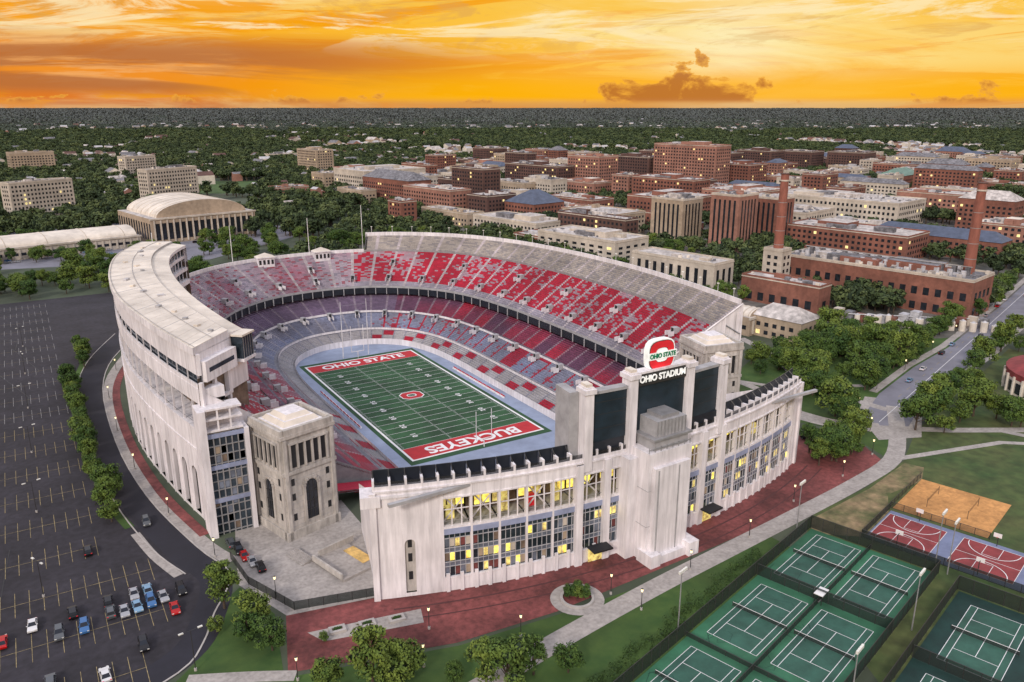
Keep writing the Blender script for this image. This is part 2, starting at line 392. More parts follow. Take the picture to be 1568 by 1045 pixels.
# ---------------- press box (west) + roof
b=MB()
tp0,tp1=9.35,14.0; n=60
def rin(t):
    t=tp0+(t-tp0)*(13.42-tp0)/(tp1-tp0); return lerp(CM(t),CO(t),.42)
def rout(t): return lerp(CM(t),CO(t),1.02)
for i in range(n):
    a=tp0+(tp1-tp0)*i/n; c=tp0+(tp1-tp0)*(i+1)/n
    def wp(t,f): return lerp(rin(t),rout(t),f)
    for f0,f1,za,zb in ((0,.30,48.0,48.6),(.30,1,49.4,49.0)):
        A0,A1,B0,B1=wp(a,f0),wp(c,f0),wp(a,f1),wp(c,f1)
        b.face([(*A0,za),(*A1,za),(*B1,zb),(*B0,zb)],'roof_white')
    A0,A1=wp(a,.3),wp(c,.3); b.face([(*A0,48.6),(*A1,48.6),(*A1,49.4),(*A0,49.4)],'grey_concrete')
    A0,A1=wp(a,0),wp(c,0); b.face([(*A0,46.9),(*A1,46.9),(*A1,48),(*A0,48)],'white_concrete')
    B0,B1=wp(a,1),wp(c,1); b.face([(*B0,47),(*B1,47),(*B1,49),(*B0,49)],'white_concrete')
    b.face([(*A0,47),(*A1,47),(*B1,47),(*B0,47)],'grey_concrete')
    for za,zb,f,mt in ((43.5,46.8,.10,'glass'),(42.3,43.5,.05,'white_concrete'),(38.6,42.3,.12,'glass'),(37.2,38.6,.02,'white_concrete'),(33.5,37.2,.14,'glass'),(31.6,33.5,0,'white_concrete'),(24,31.6,.1,'grey_concrete')):
        A0,A1=wp(a,f),wp(c,f); b.face([(*A0,za),(*A1,za),(*A1,zb),(*A0,zb)],mt)
    for z,f in ((42.3,.05),(43.5,.05),(38.6,.02),(33.5,0)):
        A0,A1,B0,B1=wp(a,f),wp(c,f),wp(a,.2),wp(c,.2); b.face([(*A0,z),(*A1,z),(*B1,z),(*B0,z)],'white_concrete')
    if i%2==0:
        A0=wp(a,.06); b.box(A0[0],A0[1],33,.35,.35,14,0,'white_concrete')
for t in (tp0,tp1):
    A,B=rin(t),lerp(rin(t),rout(t),.98)
    b.face([(*A,41),(*B,41),(*B,47.3),(*A,47.3)],'white_concrete')
    b.face([(*A,24),(*B,30),(*B,41),(*A,41)],'interior')
    A,B=rin(t),rout(t); b.face([(*A,47),(*B,47),(*B,49),(*lerp(A,B,.3),49.4),(*lerp(A,B,.3),48.6),(*A,48)],'white_concrete')
for i in range(16):
    t=tp0+.2+(tp1-tp0-.4)*i/15; p=lerp(rin(t),rout(t),.45+.3*R.random()); b.box(p[0],p[1],49.2,R.uniform(.8,2.2),1.2,.6,R.random(),R.choice(['hvac','roof_white','grey_concrete']))
for i in range(30):
    t=tp0+(tp1-tp0)*i/29; A=lerp(rin(t),rout(t),.31);B=lerp(rin(t),rout(t),.99); b.beam((*A,49.40),(*B,49.02),.06,'grey_concrete' if i%4==0 else 'roof_white')
for i in range(n):
    a=tp0+(tp1-tp0)*i/n; c=tp0+(tp1-tp0)*(i+1)/n
    for f,z in ((.62,49.25),(.97,49.1)): b.beam((*lerp(rin(a),rout(a),f),z+.1),(*lerp(rin(c),rout(c),f),z+.1),.09,'grey_concrete')
e0,e1=rin(TT),rout(TT); ex,ey=e1[0]-e0[0],e1[1]-e0[1]; el=math.hypot(ex,ey); ea=math.atan2(ey,ex)
on=Vector((ey/el,-ex/el))
if on.y>0: on=-on
def EP(f,o): return (e0[0]+ex*f+on.x*o,e0[1]+ey*f+on.y*o)
p=EP(.14,1.6); b.box(*p,41.5,5.2,3.2,6,ea,'glass'); b.box(*p,47.5,6,4,.5,ea,'roof_white'); b.box(*p,40.7,5.8,3.8,.8,ea,'white_concrete')
for j in range(5): p=EP(.04+.05*j,3.25); b.box(*p,41.5,.12,.12,6,ea,'steel')
p=EP(.62,1.0); b.box(*p,40,el*.62,2.0,5.2,ea,'white_concrete'); p=EP(.62,2.05); b.box(*p,42.2,el*.5,.1,1.1,ea,'glass')
for f in (.45,.72,.97): p=EP(f,.8); b.box(*p,27.5,.9,.9,12.6,ea,'white_concrete')
p=EP(.7,.8); b.box(*p,33.4,el*.58,1.2,.8,ea,'white_concrete')
p=EP(.25,.5); b.box(*p,34,el*.45,.8,6.5,ea,'white_concrete')
b.obj('press_box',stad)
b=MB()
x0,x1,yy=-89.2,-80.4,-77.5
b.box((x0+x1)/2,yy+2,0,x1-x0,5,27.5,0,'glass','roof_white')
for i in range(7): b.box(x0+(x1-x0)*i/6,yy-.6,0,.28,.3,27.5,0,'steel')
for i in range(12): b.box((x0+x1)/2,yy-.62,i*2.35+.6,x1-x0,.3,.24,0,'steel')
for z in (9,18,26.4): b.box((x0+x1)/2,yy-.7,z,x1-x0+.3,.5,1.1,0,'blue_band')
for q in range(26):
    i=R.randint(0,5);j=R.randint(0,10); b.box(x0+(x1-x0)*(i+.5)/6,yy-.53,j*2.35+1,1.1,.05,1.8,0,R.choice(['glass_lt','interior','glass_lt','tan']))
b.box(x0-.9,yy+1.4,0,1.8,6.4,34,0,'white_concrete'); b.box(x1+.6,yy+1.6,0,1.1,6,27.9,0,'white_concrete')
for z in (28,31,33.6): b.box((x0+x1)/2,yy+1.6,z,x1-x0,5,.5,0,'white_concrete')
for x in (x0+3,x0+6): b.box(x,yy-.5,28,.4,.4,6,0,'white_concrete')
b.box(-76,-73,0,7,4,22,0,'interior')
b.obj('stair_tower',stad)
# ---------------- corner towers
def tower(cx,cy,rot,name):
    b=MB(); w=14.6
    b.box(0,0,0,w,w,28,0,'limestone'); b.box(0,0,0,w+1,w+1,2.4,0,'limestone'); b.box(0,0,17.6,w+.8,w+.8,.9,0,'limestone')
    b.box(0,0,27.2,w+1.0,w+1.0,.9,0,'limestone')
    for s in (-1,1):
        b.box(s*(w/2-.1),0,28,.9,w+.4,1.6,0,'limestone'); b.box(0,s*(w/2-.1),28,w-1.4,.9,1.6,0,'limestone')
    for i,(ww,zz) in enumerate(((w-1.4,28.1),(w-4.3,29.2),(w-7.2,30.3))): 
        h=1.1; a=ww/2; c=ww/2-.9
        q=[(-a,-a),(a,-a),(a,a),(-a,a)];q2=[(-c,-c),(c,-c),(c,c),(-c,c)]
        for j in range(4): b.face([(*q[j],zz),(*q[(j+1)%4],zz),(*q2[(j+1)%4],zz+h),(*q2[j],zz+h)],'roof_white')
        b.face([(*p,zz+h) for p in q2],'white_concrete')
    for z in [3.4+1.55*i for i in range(9)]+[19.3+1.6*i for i in range(5)]:
        b.box(0,0,z,w+.05,w+.05,.07,0,'grey_concrete')
    for k in range(4):
        a=k*math.pi/2; ca,sa=math.cos(a),math.sin(a)
        def T(x,o): 
            X,Y=x,-(w/2+o); return (X*ca-Y*sa,X*sa+Y*ca)
        for j in range(5):
            x=-4.2+j*2.1; p=T(x,.04); b.box(p[0],p[1],19.2,1.25,.12,6.0,a,'dark')
            p=T(x-1.05,.2); b.box(p[0],p[1],18.9,.45,.5,6.6,a,'limestone')
        p=T(5.25,.2); b.box(p[0],p[1],18.9,.45,.5,6.6,a,'limestone')
        p=T(0,.25); b.box(p[0],p[1],25.4,11.4,.6,.5,a,'limestone')
        pts=[]
        for xx,z in [(-1.7,4),(1.7,4),(1.7,13)]: pts.append((xx,z))
        for q in range(1,8): an=math.pi*q/8; pts.append((1.7*math.cos(an),13+1.7*math.sin(an)))
        pts.append((-1.7,13))
        b.face([(*T(x,.06),z) for x,z in pts],'window')
        for xx in (-2.05,2.05): p=T(xx,.2); b.box(p[0],p[1],3.5,.6,.5,10,a,'limestone')
        for xx in (-.6,.6): p=T(xx,.12); b.box(p[0],p[1],4,.12,.1,10.2,a,'pole_dark')
        for z in (6.5,9,11.5): p=T(0,.12); b.box(p[0],p[1],z,3.4,.1,.12,a,'pole_dark')
        for q in range(8):
            an=math.pi*(q+.5)/8; p=T(2.1*math.cos(an),.2); b.box(p[0],p[1],12.9+2.1*math.sin(an),.85,.5,.6,a,'limestone')
        for xx in (-5.0,5.0):
            for z in (5,10.5,14.5): p=T(xx,.05); b.box(p[0],p[1],z,.9,.1,1.8,a,'dark')
            p=T(xx*1.33,.25); b.box(p[0],p[1],0,.9,.5,27,a,'limestone')
    return b.obj(name,stad,(cx,cy,0),rot)
tower(-69.4,-81.3,rad(15),'southwest_tower'); tower(72,-86,rad(-12),'southeast_tower')
# ---------------- south stand
RC=188.5;SCX,SCY=2.5,51.0
def AP(s,off=0):
    a=s/RC; return (SCX+(RC+off)*math.sin(a),SCY-(RC+off)*math.cos(a))
b=MB()
def sb(s0,s1,z0,z1,o0,o1,mat,top=None):
    sm=(s0+s1)/2; p=AP(sm,(o0+o1)/2); b.box(p[0],p[1],z0,(s1-s0)*(1+(o0+o1)/2/RC),(o1-o0),z1-z0,sm/RC,mat,top)
bays=[-54.5+6.5*i for i in range(5)]+[-22,-14.5]+[9,16.5]+[24+6.6*i for i in range(6)]
bayw={-22:7.5,-14.5:7.5,9:7.5,16.5:7.5}
big={-22,-14.5,9,16.5,24}
for s0,s1 in ((-69,-54.5),(63.6,69)):
    sm=(s0+s1)/2; K=5
    for j in range(K):
        if j!=K//2: sb(s0+(s1-s0)*j/K,s0+(s1-s0)*(j+1)/K,0,26,-2,0,'white_concrete')
    a0=s0+(s1-s0)*2/K;a1=s0+(s1-s0)*3/K
    p0,p1=AP(a0),AP(a1); nn=Vector((math.sin(sm/RC),-math.cos(sm/RC)))
    arch_bay(b,p0,p1,nn.x,nn.y,0,26,.8,13,.5,'white_concrete','limestone')
    for z in (4,8.5,12): sb(sm-.45,sm+.45,z,z+2,-.48,-.40,'dark')
    sb(s0,s1,24.6,25.2,-.1,.35,'white_concrete')
for s0 in bays:
    w=bayw.get(s0,6.6); s1=s0+w
    cw=.9 if s0 in big else .28; pr=.8 if s0 in big else .12
    sb(s0-cw,s0+cw,0,26,-1,pr,'white_concrete')
    sb(s0+cw,s1-.3,0,3.2,-.8,.05,'white_concrete'); sb(s0+cw,s1-.3,3.2,3.6,-.8,.2,'white_concrete')
    for q in (.02,.5): sb(s0+w*q+.4,s0+w*q+1.2,0,4.6,.06,.5,'white_concrete')
    sb(s0+cw,s1-.3,3.6,14.2,-6,-.35,'glass')
    nx_=5
    for j in range(1,nx_): x=s0+cw+(w-cw-.3)*j/nx_; sb(x-.06,x+.06,3.6,14.2,-.34,-.18,'hvac')
    for z in (6.1,7.2,9.6,10.7,13.1): sb(s0+cw,s1-.3,z-.07,z+.07,-.33,-.14,'hvac')
    for z in (6.6,10.1): sb(s0+cw,s1-.3,z-.42,z+.42,-.335,-.25,'glass_lt')
    for j in range(nx_):
        for z in (3.8,7.4,10.9):
            r=R.random(); x=s0+cw+(w-cw-.3)*(j+.5)/nx_
            if r<.46: sb(x-.5,x+.5,z+.1,z+2.1,-.34,-.30,R.choice(['glass_lt','glass_lt','gold','gold_soft','interior','cream','tan','brick_pave','gold_soft']))
    sb(s0+cw,s1-.3,14.2,15.6,-1,.1,'blue_band'); sb(s0+cw,s1-.3,15.6,16.1,-1,.05,'white_concrete')
    sb(s0+.3,s1-.3,16.1,23,-7,-6.5,'interior'); sb(s0+.3,s1-.3,15.7,16.0,-7,-1,'grey_concrete'); sb(s0+.3,s1-.3,22.4,22.7,-6.9,-1.2,'tan')
    for q0,q1 in ((.05,.30),(.36,.62),(.66,.95)):
        r=R.random()
        if r<.48: sb(s0+w*q0,s0+w*q1,17+R.random()*1.5,21.9,-6.45,-6.3,'gold')
        elif r<.80: sb(s0+w*q0,s0+w*q1,17.3,21.3,-6.45,-6.3,'gold_soft')
    if R.random()<.5: sb(s0+1.5,s0+3.4,16,19,-4.5,-3.5,R.choice(['gold_soft','tan','logo_red']))
    for j in (1,2): x=s0+w*j/3; sb(x-.12,x+.12,16.1,23,-.6,-.3,'white_concrete')
    sb(s0+cw,s1-.3,17.2,17.32,-.5,-.42,'steel'); sb(s0+cw,s1-.3,19.9,20.1,-.7,-.5,'white_concrete')
    if R.random()<.5:
        p,q=AP(s0+.8,-2.2),AP(s1-.8,-2.2); b.beam((*p,16.4),(*q,22.4),.2,'white_concrete'); b.beam((*p,22.4),(*q,16.4),.2,'white_concrete')
    sb(s0+cw,s1-.3,23,26,-7,.05,'white_concrete'); sb(s0+cw,s1-.3,23.0,23.35,.05,.3,'white_concrete')
for s0 in (63.6,): sb(s0-.4,s0+.4,0,26,-1,.5,'white_concrete')
sb(-22.9,-21.1,0,26,-1,.95,'white_concrete')
x=-69
while x<68.9:
    sb(x,x+3.45,26,26.4,-4,.4,'white_concrete')
    sb(x+.06,x+3.39,26.4,30.0,-3.0,-2.8,'black_panel')
    sb(x-.25,x+.25,26.4,28.8,-1.6,.1,'white_concrete'); b.beam((*AP(x,-1.3),28.7),(*AP(x,-2.8),29.9),.14,'pole_dark')
    sb(x+.25,x+3.2,26.4,27.3,-.3,.0,'white_concrete'); sb(x+.25,x+3.2,27.3,28.3,-.2,-.12,'rail_mesh')
    x+=3.45
for s0 in (-17,19): 
    sb(s0-2.6,s0+2.6,4.2,4.6,.6,3.9,'dark'); sb(s0-2.2,s0+2.2,.2,4.1,.52,.58,'gold_soft')
sb(-69,69,25.2,25.9,-7,-6,'grey_concrete')
def cb(x0,x1,y0,y1,z0,z1,mat,top=None): b.box((x0+x1)/2,(y0+y1)/2,z0,x1-x0,y1-y0,z1-z0,rad(1),mat,top)
cb(-5.4,8,-144,-136,0,28,'white_concrete'); cb(-4.2,6.8,-145.2,-144,0,24.5,'white_concrete'); cb(-6,-3,-147.2,-142,0,3.2,'white_concrete'); cb(5.6,8.8,-147.6,-142,0,3.6,'white_concrete'); cb(-3,5.6,-146.6,-145.2,0,2.2,'white_concrete')
cb(-8.2,-5.4,-140.5,-136,0,26,'white_concrete'); cb(8,10.4,-139.6,-136,0,26,'white_concrete')
cb(-5.5,8.1,-144.05,-136,9.4,9.5,'grey_concrete'); cb(-5.5,8.1,-144.05,-136,18.6,18.7,'grey_concrete')
cb(-3.4,-3.1,-145.5,-145.25,0,24,'grey_concrete'); cb(3.0,3.3,-145.3,-145.2,2,24,'grey_concrete')
cb(-3.2,7.2,-143.2,-136,28,30.6,'grey_concrete'); cb(-4,8,-143.8,-135.6,30.6,31.1,'steel'); cb(-2.4,6.6,-142.8,-136.4,31.1,35,'grey_concrete'); cb(-.5,5,-142,-137,35,35.9,'steel')
for i in range(9): cb(-2.3+i*1.08,-2.1+i*1.08,-143.0,-142.8,31.1,35,'steel')
cb(-5.2,7.8,-143.8,-143.6,28.8,28.95,'steel')
for i in range(8): cb(-5.2+i*1.8,-5.1+i*1.8,-143.8,-143.6,28,29.3,'steel')
for s in (-69,69):
    a=AP(s,0); e=(-57 if s<0 else 62,-94)
    b.face([(a[0],a[1],0),(e[0],e[1],0),(e[0],e[1],13),(a[0],a[1],26)],'white_concrete')
sb(-70,-68.6,0,26,-2.5,.6,'white_concrete'); sb(68.6,70,0,26,-2.5,.6,'white_concrete')
p=AP(-69,-1); b.box(p[0]-.5,p[1]+1,22.8,4.2,5,2.6,rad(-20),'white_concrete')
b.obj('south_stand_facade',stad)
b=MB(); rows=34; nseg=112
for i in range(nseg):
    s0=-67+134*i/nseg;s1=-67+134*(i+1)/nseg
    A0=(s0*.62+1.5,-78);A1=(s1*.62+1.5,-78); B0=AP(s0,-4);B1=AP(s1,-4)
    for r in range(rows):
        f0=r/rows;f1=(r+1)/rows; z0=-2+27.5*f0;z1=-2+27.5*f1
        ais=i%6==0; c=LIGHT if ais else (PALE if noise.noise((i//6*2.3,f0*2,1))>.0 else mixc(RED,PALE,.25)); j=.85+.25*R.random(); c=tuple(q*j for q in c)
        p00,p10,p01,p11=lerp(A0,B0,f0),lerp(A1,B1,f0),lerp(A0,B0,f1),lerp(A1,B1,f1)
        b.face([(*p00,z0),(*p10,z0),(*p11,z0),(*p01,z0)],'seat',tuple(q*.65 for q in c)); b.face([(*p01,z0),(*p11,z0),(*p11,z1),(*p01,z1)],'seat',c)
A=(-67*.62+1.5,-78);B=(67*.62+1.5,-78); b.face([(*A,-4),(*B,-4),(*B,-1.2),(*A,-1.2)],'white_concrete',(1,1,1))
for A_,s in ((A,-67),(B,67)):
    E=AP(s,-4); b.face([(*A_,-4),(*E,-4),(*E,25.5),(*A_,-2)],'limestone',(1,1,1))
for sx in (-1,1):
    for r in range(14):
        f=r/14; c=RED if r%2 else LIGHT
        b.face([(sx*33,-74,-2+f*3),(sx*(33+2*r+2),-74,-2+f*7.5),(sx*(33+2*r+2),-79,-2+f*7.5),(sx*33,-79,-2+f*3)],'seat',c)
b.obj('south_stand_seating',stad)
# ---------------- scoreboard
sbd=empty('scoreboard_assembly'); sbd.parent=stad
b=MB()
for s0,zt,w in ((-20.0,44.4,2.2),(-8.0,46.0,2.2),(9.8,46.0,2.2),(22.4,44.4,2.2)):
    sb(s0-w/2,s0+w/2,24,zt,-2.6,.7,'white_concrete'); sb(s0-w/2-.45,s0+w/2+.45,zt-1.5,zt-.4,-3.0,1.1,'white_concrete'); sb(s0-w/2+.3,s0+w/2-.3,zt,zt+.7,-2.2,.3,'roof_white')
sb(-18.8,-9.2,30.5,42.2,-2.4,-.6,'screen_back'); sb(-6.8,8.6,31,43.2,-2.4,-.6,'screen_back'); sb(11,21.2,30.5,42.2,-2.4,-.6,'screen_back')
sb(-18.9,-9.1,42.2,42.9,-2.6,-.3,'grey_concrete'); sb(10.9,21.3,42.2,42.9,-2.6,-.3,'grey_concrete')
sb(-18.9,21.3,26,30.5,-2.6,-1.2,'black_panel')
sb(-6.8,8.6,42.2,45.2,-2.4,-.1,'pole_dark'); sb(-7.2,9,45.2,45.7,-2.6,.1,'white_concrete')
sb(-23.6,-21.2,26,42.8,-9,-2.2,'grey_concrete')
for z in (33.5,37,40): sb(-18.8,-9.2,z,z+.1,-.58,-.54,'pole_dark'); sb(11,21.2,z,z+.1,-.58,-.54,'pole_dark')
lc=AP(.9,-1.2); yb=lc[1]; LZ=48.7
def disc(r0x,r0z,zc,y0,y1,mat,r1=None,n=28,sq=.0):
    def pt(k,rx,rz,y):
        a=2*math.pi*k/n; c,s=math.cos(a),math.sin(a); q=(abs(c)**(2+sq*3)+abs(s)**(2+sq*3))**(-1/(2+sq*3)); return (lc[0]+rx*c*q,y,zc+rz*s*q)
    for k in range(n):
        if r1: b.face([pt(k,r0x,r0z,y0),pt(k+1,r0x,r0z,y0),pt(k+1,r1[0],r1[1],y0),pt(k,r1[0],r1[1],y0)],mat)
        b.face([pt(k,r0x,r0z,y0),pt(k+1,r0x,r0z,y0),pt(k+1,r0x,r0z,y1),pt(k,r0x,r0z,y1)],mat)
    if not r1: b.face([pt(k,r0x,r0z,y0) for k in range(n)],mat)
disc(4.1,3.8,LZ,yb-.4,yb+1.2,'sign_white',sq=.5); disc(3.8,3.5,LZ,yb-.5,yb-.4,'pole_dark',sq=.5); disc(3.65,3.35,LZ,yb-.6,yb-.5,'logo_red',r1=(1.9,1.75),sq=.5); disc(1.8,1.65,LZ,yb-.58,yb-.5,'sign_white',sq=.5)
b.box(lc[0],yb-.75,LZ-.85,8.6,.2,1.7,0,'sign_white')
b.obj('scoreboard',sbd)
text('OHIO STADIUM',2.15,(AP(.9,0)[0],AP(.9,.12)[1]-.05,43.75),(rad(90),0,0),'sign_white',sbd,'stadium_sign_text',.08,.93,.03)
text('OHIO STATE',1.5,(lc[0],yb-.95,LZ),(rad(90),0,0),'logo_green',sbd,'logo_text',.06,.92,.04)
b=MB()
for t in (6.75,7.55):
    p=lerp(CM(t),CO(t),.60); b.box(p[0],p[1],28,8,5,4.6,0,'white_concrete'); b.box(p[0],p[1],32.6,9,6,.5,0,'white_concrete')
    i0=[(p[0]-4.5,p[1]-3),(p[0]+4.5,p[1]-3),(p[0]+4.5,p[1]+3),(p[0]-4.5,p[1]+3)]
    for j in range(4): b.face([(*i0[j],33.1),(*i0[(j+1)%4],33.1),(p[0],p[1],35)],'roof_white')
    for j in range(4): b.box(p[0]-3+2*j,p[1]-2.55,29.5,1.1,.12,2.2,0,'dark')
for t,f,h in ((6.2,.98,54),(6.9,.66,50),(8.0,.66,50),(9.2,.95,52)):
    p=lerp(CM(t),CO(t),f); b.beam((*p,28),(*p,h),.16,'pole_white',6)
for k in range(22):
    t=.2+k*.28; p=lerp(CM(t),CO(t),.995); b.beam((*p,39),(*p,42.2),.09,'pole_white',5)
    b.box(p[0],p[1],42.1,.7,.7,.3,0,'lamp_head')
b.obj('rim_pavilions',stad)
# ---------------------------------------------------------------- field
fld=empty('football_field')
def rect(x0,y0,x1,y1): return [(x0,y0),(x1,y0),(x1,y1),(x0,y1)]
sheet('sideline_surface',rect(-46,-92,46,92),-4,'track',fld)
sheet('turf_border',rect(-26.8,-58.4,26.8,58.4),-3.98,'turf',fld)
b=MB()
for i in range(20):
    y0=-45.72+i*4.572; b.face([(x,y,-3.96) for x,y in rect(-24.38,y0,24.38,y0+4.572)],'turf' if i%2 else 'turf2')
for s in (-1,1):
    b.face([(x,y,-3.96) for x,y in rect(-24.38,s*45.72 if s>0 else -54.86,24.38,54.86 if s>0 else -45.72)],'endzone_red')
def ln(x0,y0,x1,y1,z=-3.94): b.face([(x,y,z) for x,y in rect(x0,y0,x1,y1)],'line_white')
for s in (-1,1):
    ln(s*24.8-.4,-55.7,s*24.8+.4,55.7,-3.935); ln(-24.4,s*55.25-.4,24.4,s*55.25+.4)
for i in range(21): y=-45.72+i*4.572; ln(-24.3,y-.075,24.3,y+.075)
for i in range(101):
    y=-45.72+i*.9144
    for x in (-23.6,-6.1,6.1,23.6): ln(x-.35,y-.07,x+.35,y+.07,-3.93)
b.obj('field_markings',fld)
text('BUCKEYES',7.6,(0,-50.3,-3.92),(0,0,math.pi),'line_white',fld,'endzone_letters',0,1.0,.03)
text('OHIO STATE',6.6,(0,50.3,-3.92),(0,0,0),'line_white',fld,'endzone_letters_far',0,1.0,.03)
for i,nn in enumerate([10,20,30,40,50,40,30,20,10]):
    y=(i-4)*9.144
    for s in (-1,1): text(' '.join(str(nn)),2.6,(s*16,y,-3.92),(0,0,s*math.pi/2),'line_white',fld,'yard_number',0,1.0,.03)
b=MB()
def ringz(b,rx,ry,qx,qy,z,mat,ch=.35,cx=0,cy=0):
    def o(rx,ry): c=min(rx,ry)*ch*1.4; return [(-rx+c,-ry),(rx-c,-ry),(rx,-ry+c),(rx,ry-c),(rx-c,ry),(-rx+c,ry),(-rx,ry-c),(-rx,-ry+c)]
    A,B=o(rx,ry),o(qx,qy)
    for k in range(8): b.face([(cx+A[k][0],cy+A[k][1],z),(cx+A[(k+1)%8][0],cy+A[(k+1)%8][1],z),(cx+B[(k+1)%8][0],cy+B[(k+1)%8][1],z),(cx+B[k][0],cy+B[k][1],z)],mat)
ringz(b,4.6,4.0,1.5,1.1,-3.90,'line_white'); ringz(b,4.2,3.6,1.9,1.5,-3.88,'endzone_red')
b.obj('midfield_logo',fld)
for s,h in ((-1,9),(1,11)):
    b=MB(); y=s*57.4
    b.beam((0,y,-4),(0,y,-1),.16,'pole_white',6); b.beam((-2.9,y,-1),(2.9,y,-1),.13,'pole_white',6)
    for x in (-2.9,2.9): b.beam((x,y,-1),(x,y,h),.12,'pole_white',6)
    b.obj('goal_post')
b=MB()
for x in (-6,6): b.beam((x,60,-4),(x,60,22),.2,'pole_white',6,.1)
b.beam((-6,60,20),(6,60,20),.04,'steel'); b.obj('net_pole')
b=MB()
for s in (-1,1):
    for i in range(12): b.box(s*29.2,-20+i*3.6,-4,.6,3.0,.5,0,'line_white'); b.box(s*29.5,-20+i*3.6,-3.5,.1,3,.5,0,'endzone_red')
b.obj('team_bench')
# ---------------------------------------------------------------- paving, parking
rb=smooth([(-60,185),(-78,140),(-95,100),(-103,58),(-104.5,0),(-101.5,-45),(-95,-80),(-90.5,-96),(-93,-104),(-97,-111),(-101,-120),(-107,-127),(-125,-134)],4)
lot=rb+[(-330,-150),(-330,240),(-80,240)]
sheet('parking_lot',lot,.02,'asphalt')
b=MB(); strip(b,smooth([(-70,178),(-85,142),(-100,100),(-107.5,58),(-108,0),(-105,-45),(-98.7,-80),(-94,-97),(-98.5,-112),(-105,-122),(-119,-129)],5),7,.04,'asphalt_new'); b.obj('stadium_drive_road')
b=MB(); strip(b,rb,.35,.02,'kerb',.14); strip(b,smooth([(-90,142),(-105,100),(-111.7,58),(-111.8,0),(-109.5,-45),(-104.5,-76),(-99.5,-92)],5),.3,.02,'kerb',.14); b.obj('kerb')
b=MB(); strip(b,smooth([(-106.5,100),(-113.2,58),(-113.2,0),(-111,-42),(-107.8,-62)],5),2.4,.06,'grass'); strip(b,smooth([(-107,-66),(-104.5,-80),(-101,-92)],4),2.2,.1,'concrete_walk'); b.obj('median_strip')
b=MB(); strip(b,smooth([(-62,160),(-80,125),(-92,95),(-101,58),(-102.6,0),(-99.8,-45),(-93.5,-78),(-89,-92)],5),3.6,.06,'concrete_walk'); b.obj('west_sidewalk')
b=MB(); strip(b,smooth([(-78,120),(-92,84),(-99.2,50),(-100.6,0),(-97.6,-45),(-92,-76)],5),2.6,.09,'brick_pave'); b.obj('brick_sidewalk')
b=MB(); yr=-122
while yr<225:
    x=-116 if yr>-70 else -106
    if yr<-105: x=-112
    b.face([(px_,py_,.06) for px_,py_ in rect(-325,yr-.05,x,yr+.05)],'paint_yellow')
    while x>-325:
        b.face([(px_,py_,.07) for px_,py_ in rect(x-.055,yr-5.2,x+.055,yr+5.2)],'paint_yellow' if (yr<40) else 'paint_faded'); x-=2.75
    yr+=18.2
b.obj('parking_line_markings')
b=MB()
for q in range(40):
    x,y=R.uniform(-280,-120),R.uniform(-110,190); strip(b,[(x,y),(x+R.uniform(-2,2),y+R.uniform(8,20)),(x+R.uniform(-10,10),y+R.uniform(22,50))],R.uniform(.15,.4),.05,'dark')
b.obj('tar_seams')
poly=[(-84,-119.5),(-89,-138),(-57,-147),(-34,-149),(16,-147.5),(42,-146),(70,-143),(95,-138),(100,-128),(94,-112),(88,-112),(76,-118)]+list(reversed([AP(s,-1) for s in range(-69,70,6)]))
sheet('brick_plaza',poly,.04,'brick_pave')
b=MB()
strip(b,[AP(s,4.2) for s in range(-66,72,4)],.5,.055,'brick_band'); strip(b,[AP(s,8.2) for s in range(-66,72,4)],.4,.055,'brick_band')
b.obj('plaza_paving_bands')
sheet('tower_plaza_pavement',[(-88,-92),(-85,-78),(-56,-76),(-56,-100),(-64,-124),(-84,-120),(-90,-103)],.05,'concrete_walk')
b=MB(); strip(b,smooth([(-115,-178),(-85,-166),(-58,-160.5),(-38,-157),(-10,-153.2),(16,-150.5),(45,-147.5),(75,-144),(98,-139.5),(118,-128),(140,-112)],4),5.2,.06,'concrete_walk')
strip(b,smooth([(-106,-130),(-96,-135),(-88,-139.5)],4),3,.064,'concrete_walk'); strip(b,smooth([(-58,-160),(-66,-175),(-72,-200)],4),4,.068,'concrete_walk')
b.obj('concrete_path')
sheet('lawn',[(-104,-126),(-96,-109),(-90,-104),(-86,-118),(-90,-139),(-57,-148),(-34,-150),(0,-152),(30,-149),(30,-165),(-40,-200),(-120,-200),(-120,-140)],.025,'grass')
sheet('lawn',[(46,-150),(75,-147),(100,-142),(125,-130),(250,-95),(250,-330),(-60,-330),(20,-170)],.015,'grass_worn')
sheet('worn_lawn',[(46,-151),(75,-148),(99,-143),(101,-148),(92,-153),(76,-153),(66,-160),(50,-164),(40,-156)],.035,'grass_bare')
sheet('lawn',[(98,-137),(105,-115),(92,-95),(110,-60),(150,-40),(240,-30),(260,-75),(150,-105),(120,-127)],.022,'grass')
def planter(loc,w,d,name='planter_box'):
    b=MB()
    for s in (-1,1): b.box(s*(w/2-.3),0,0,.6,d,.6,0,'kerb'); b.box(0,s*(d/2-.3),0,w-1.2,.6,.6,0,'kerb')
    b.box(0,0,0,w-1.2,d-1.2,.4,0,'interior')
    for q in range(60): b.box(R.uniform(-w/2+1,w/2-1),R.uniform(-d/2+1,d/2-1),.4,.3,.3,R.uniform(.15,.5),R.random()*3,'hedge')
    b.obj(name,None,(*loc,.05),rad(-8))
sheet('planter_pad',[(-82,-128),(-80,-132.5),(-60,-137.5),(-58.5,-132.8)],.07,'concrete_walk')
for x,y in ((-76.5,-130.6),(-70.5,-132),(-64.5,-133.6)): planter((x,y),3.4,2.2)
b=MB()
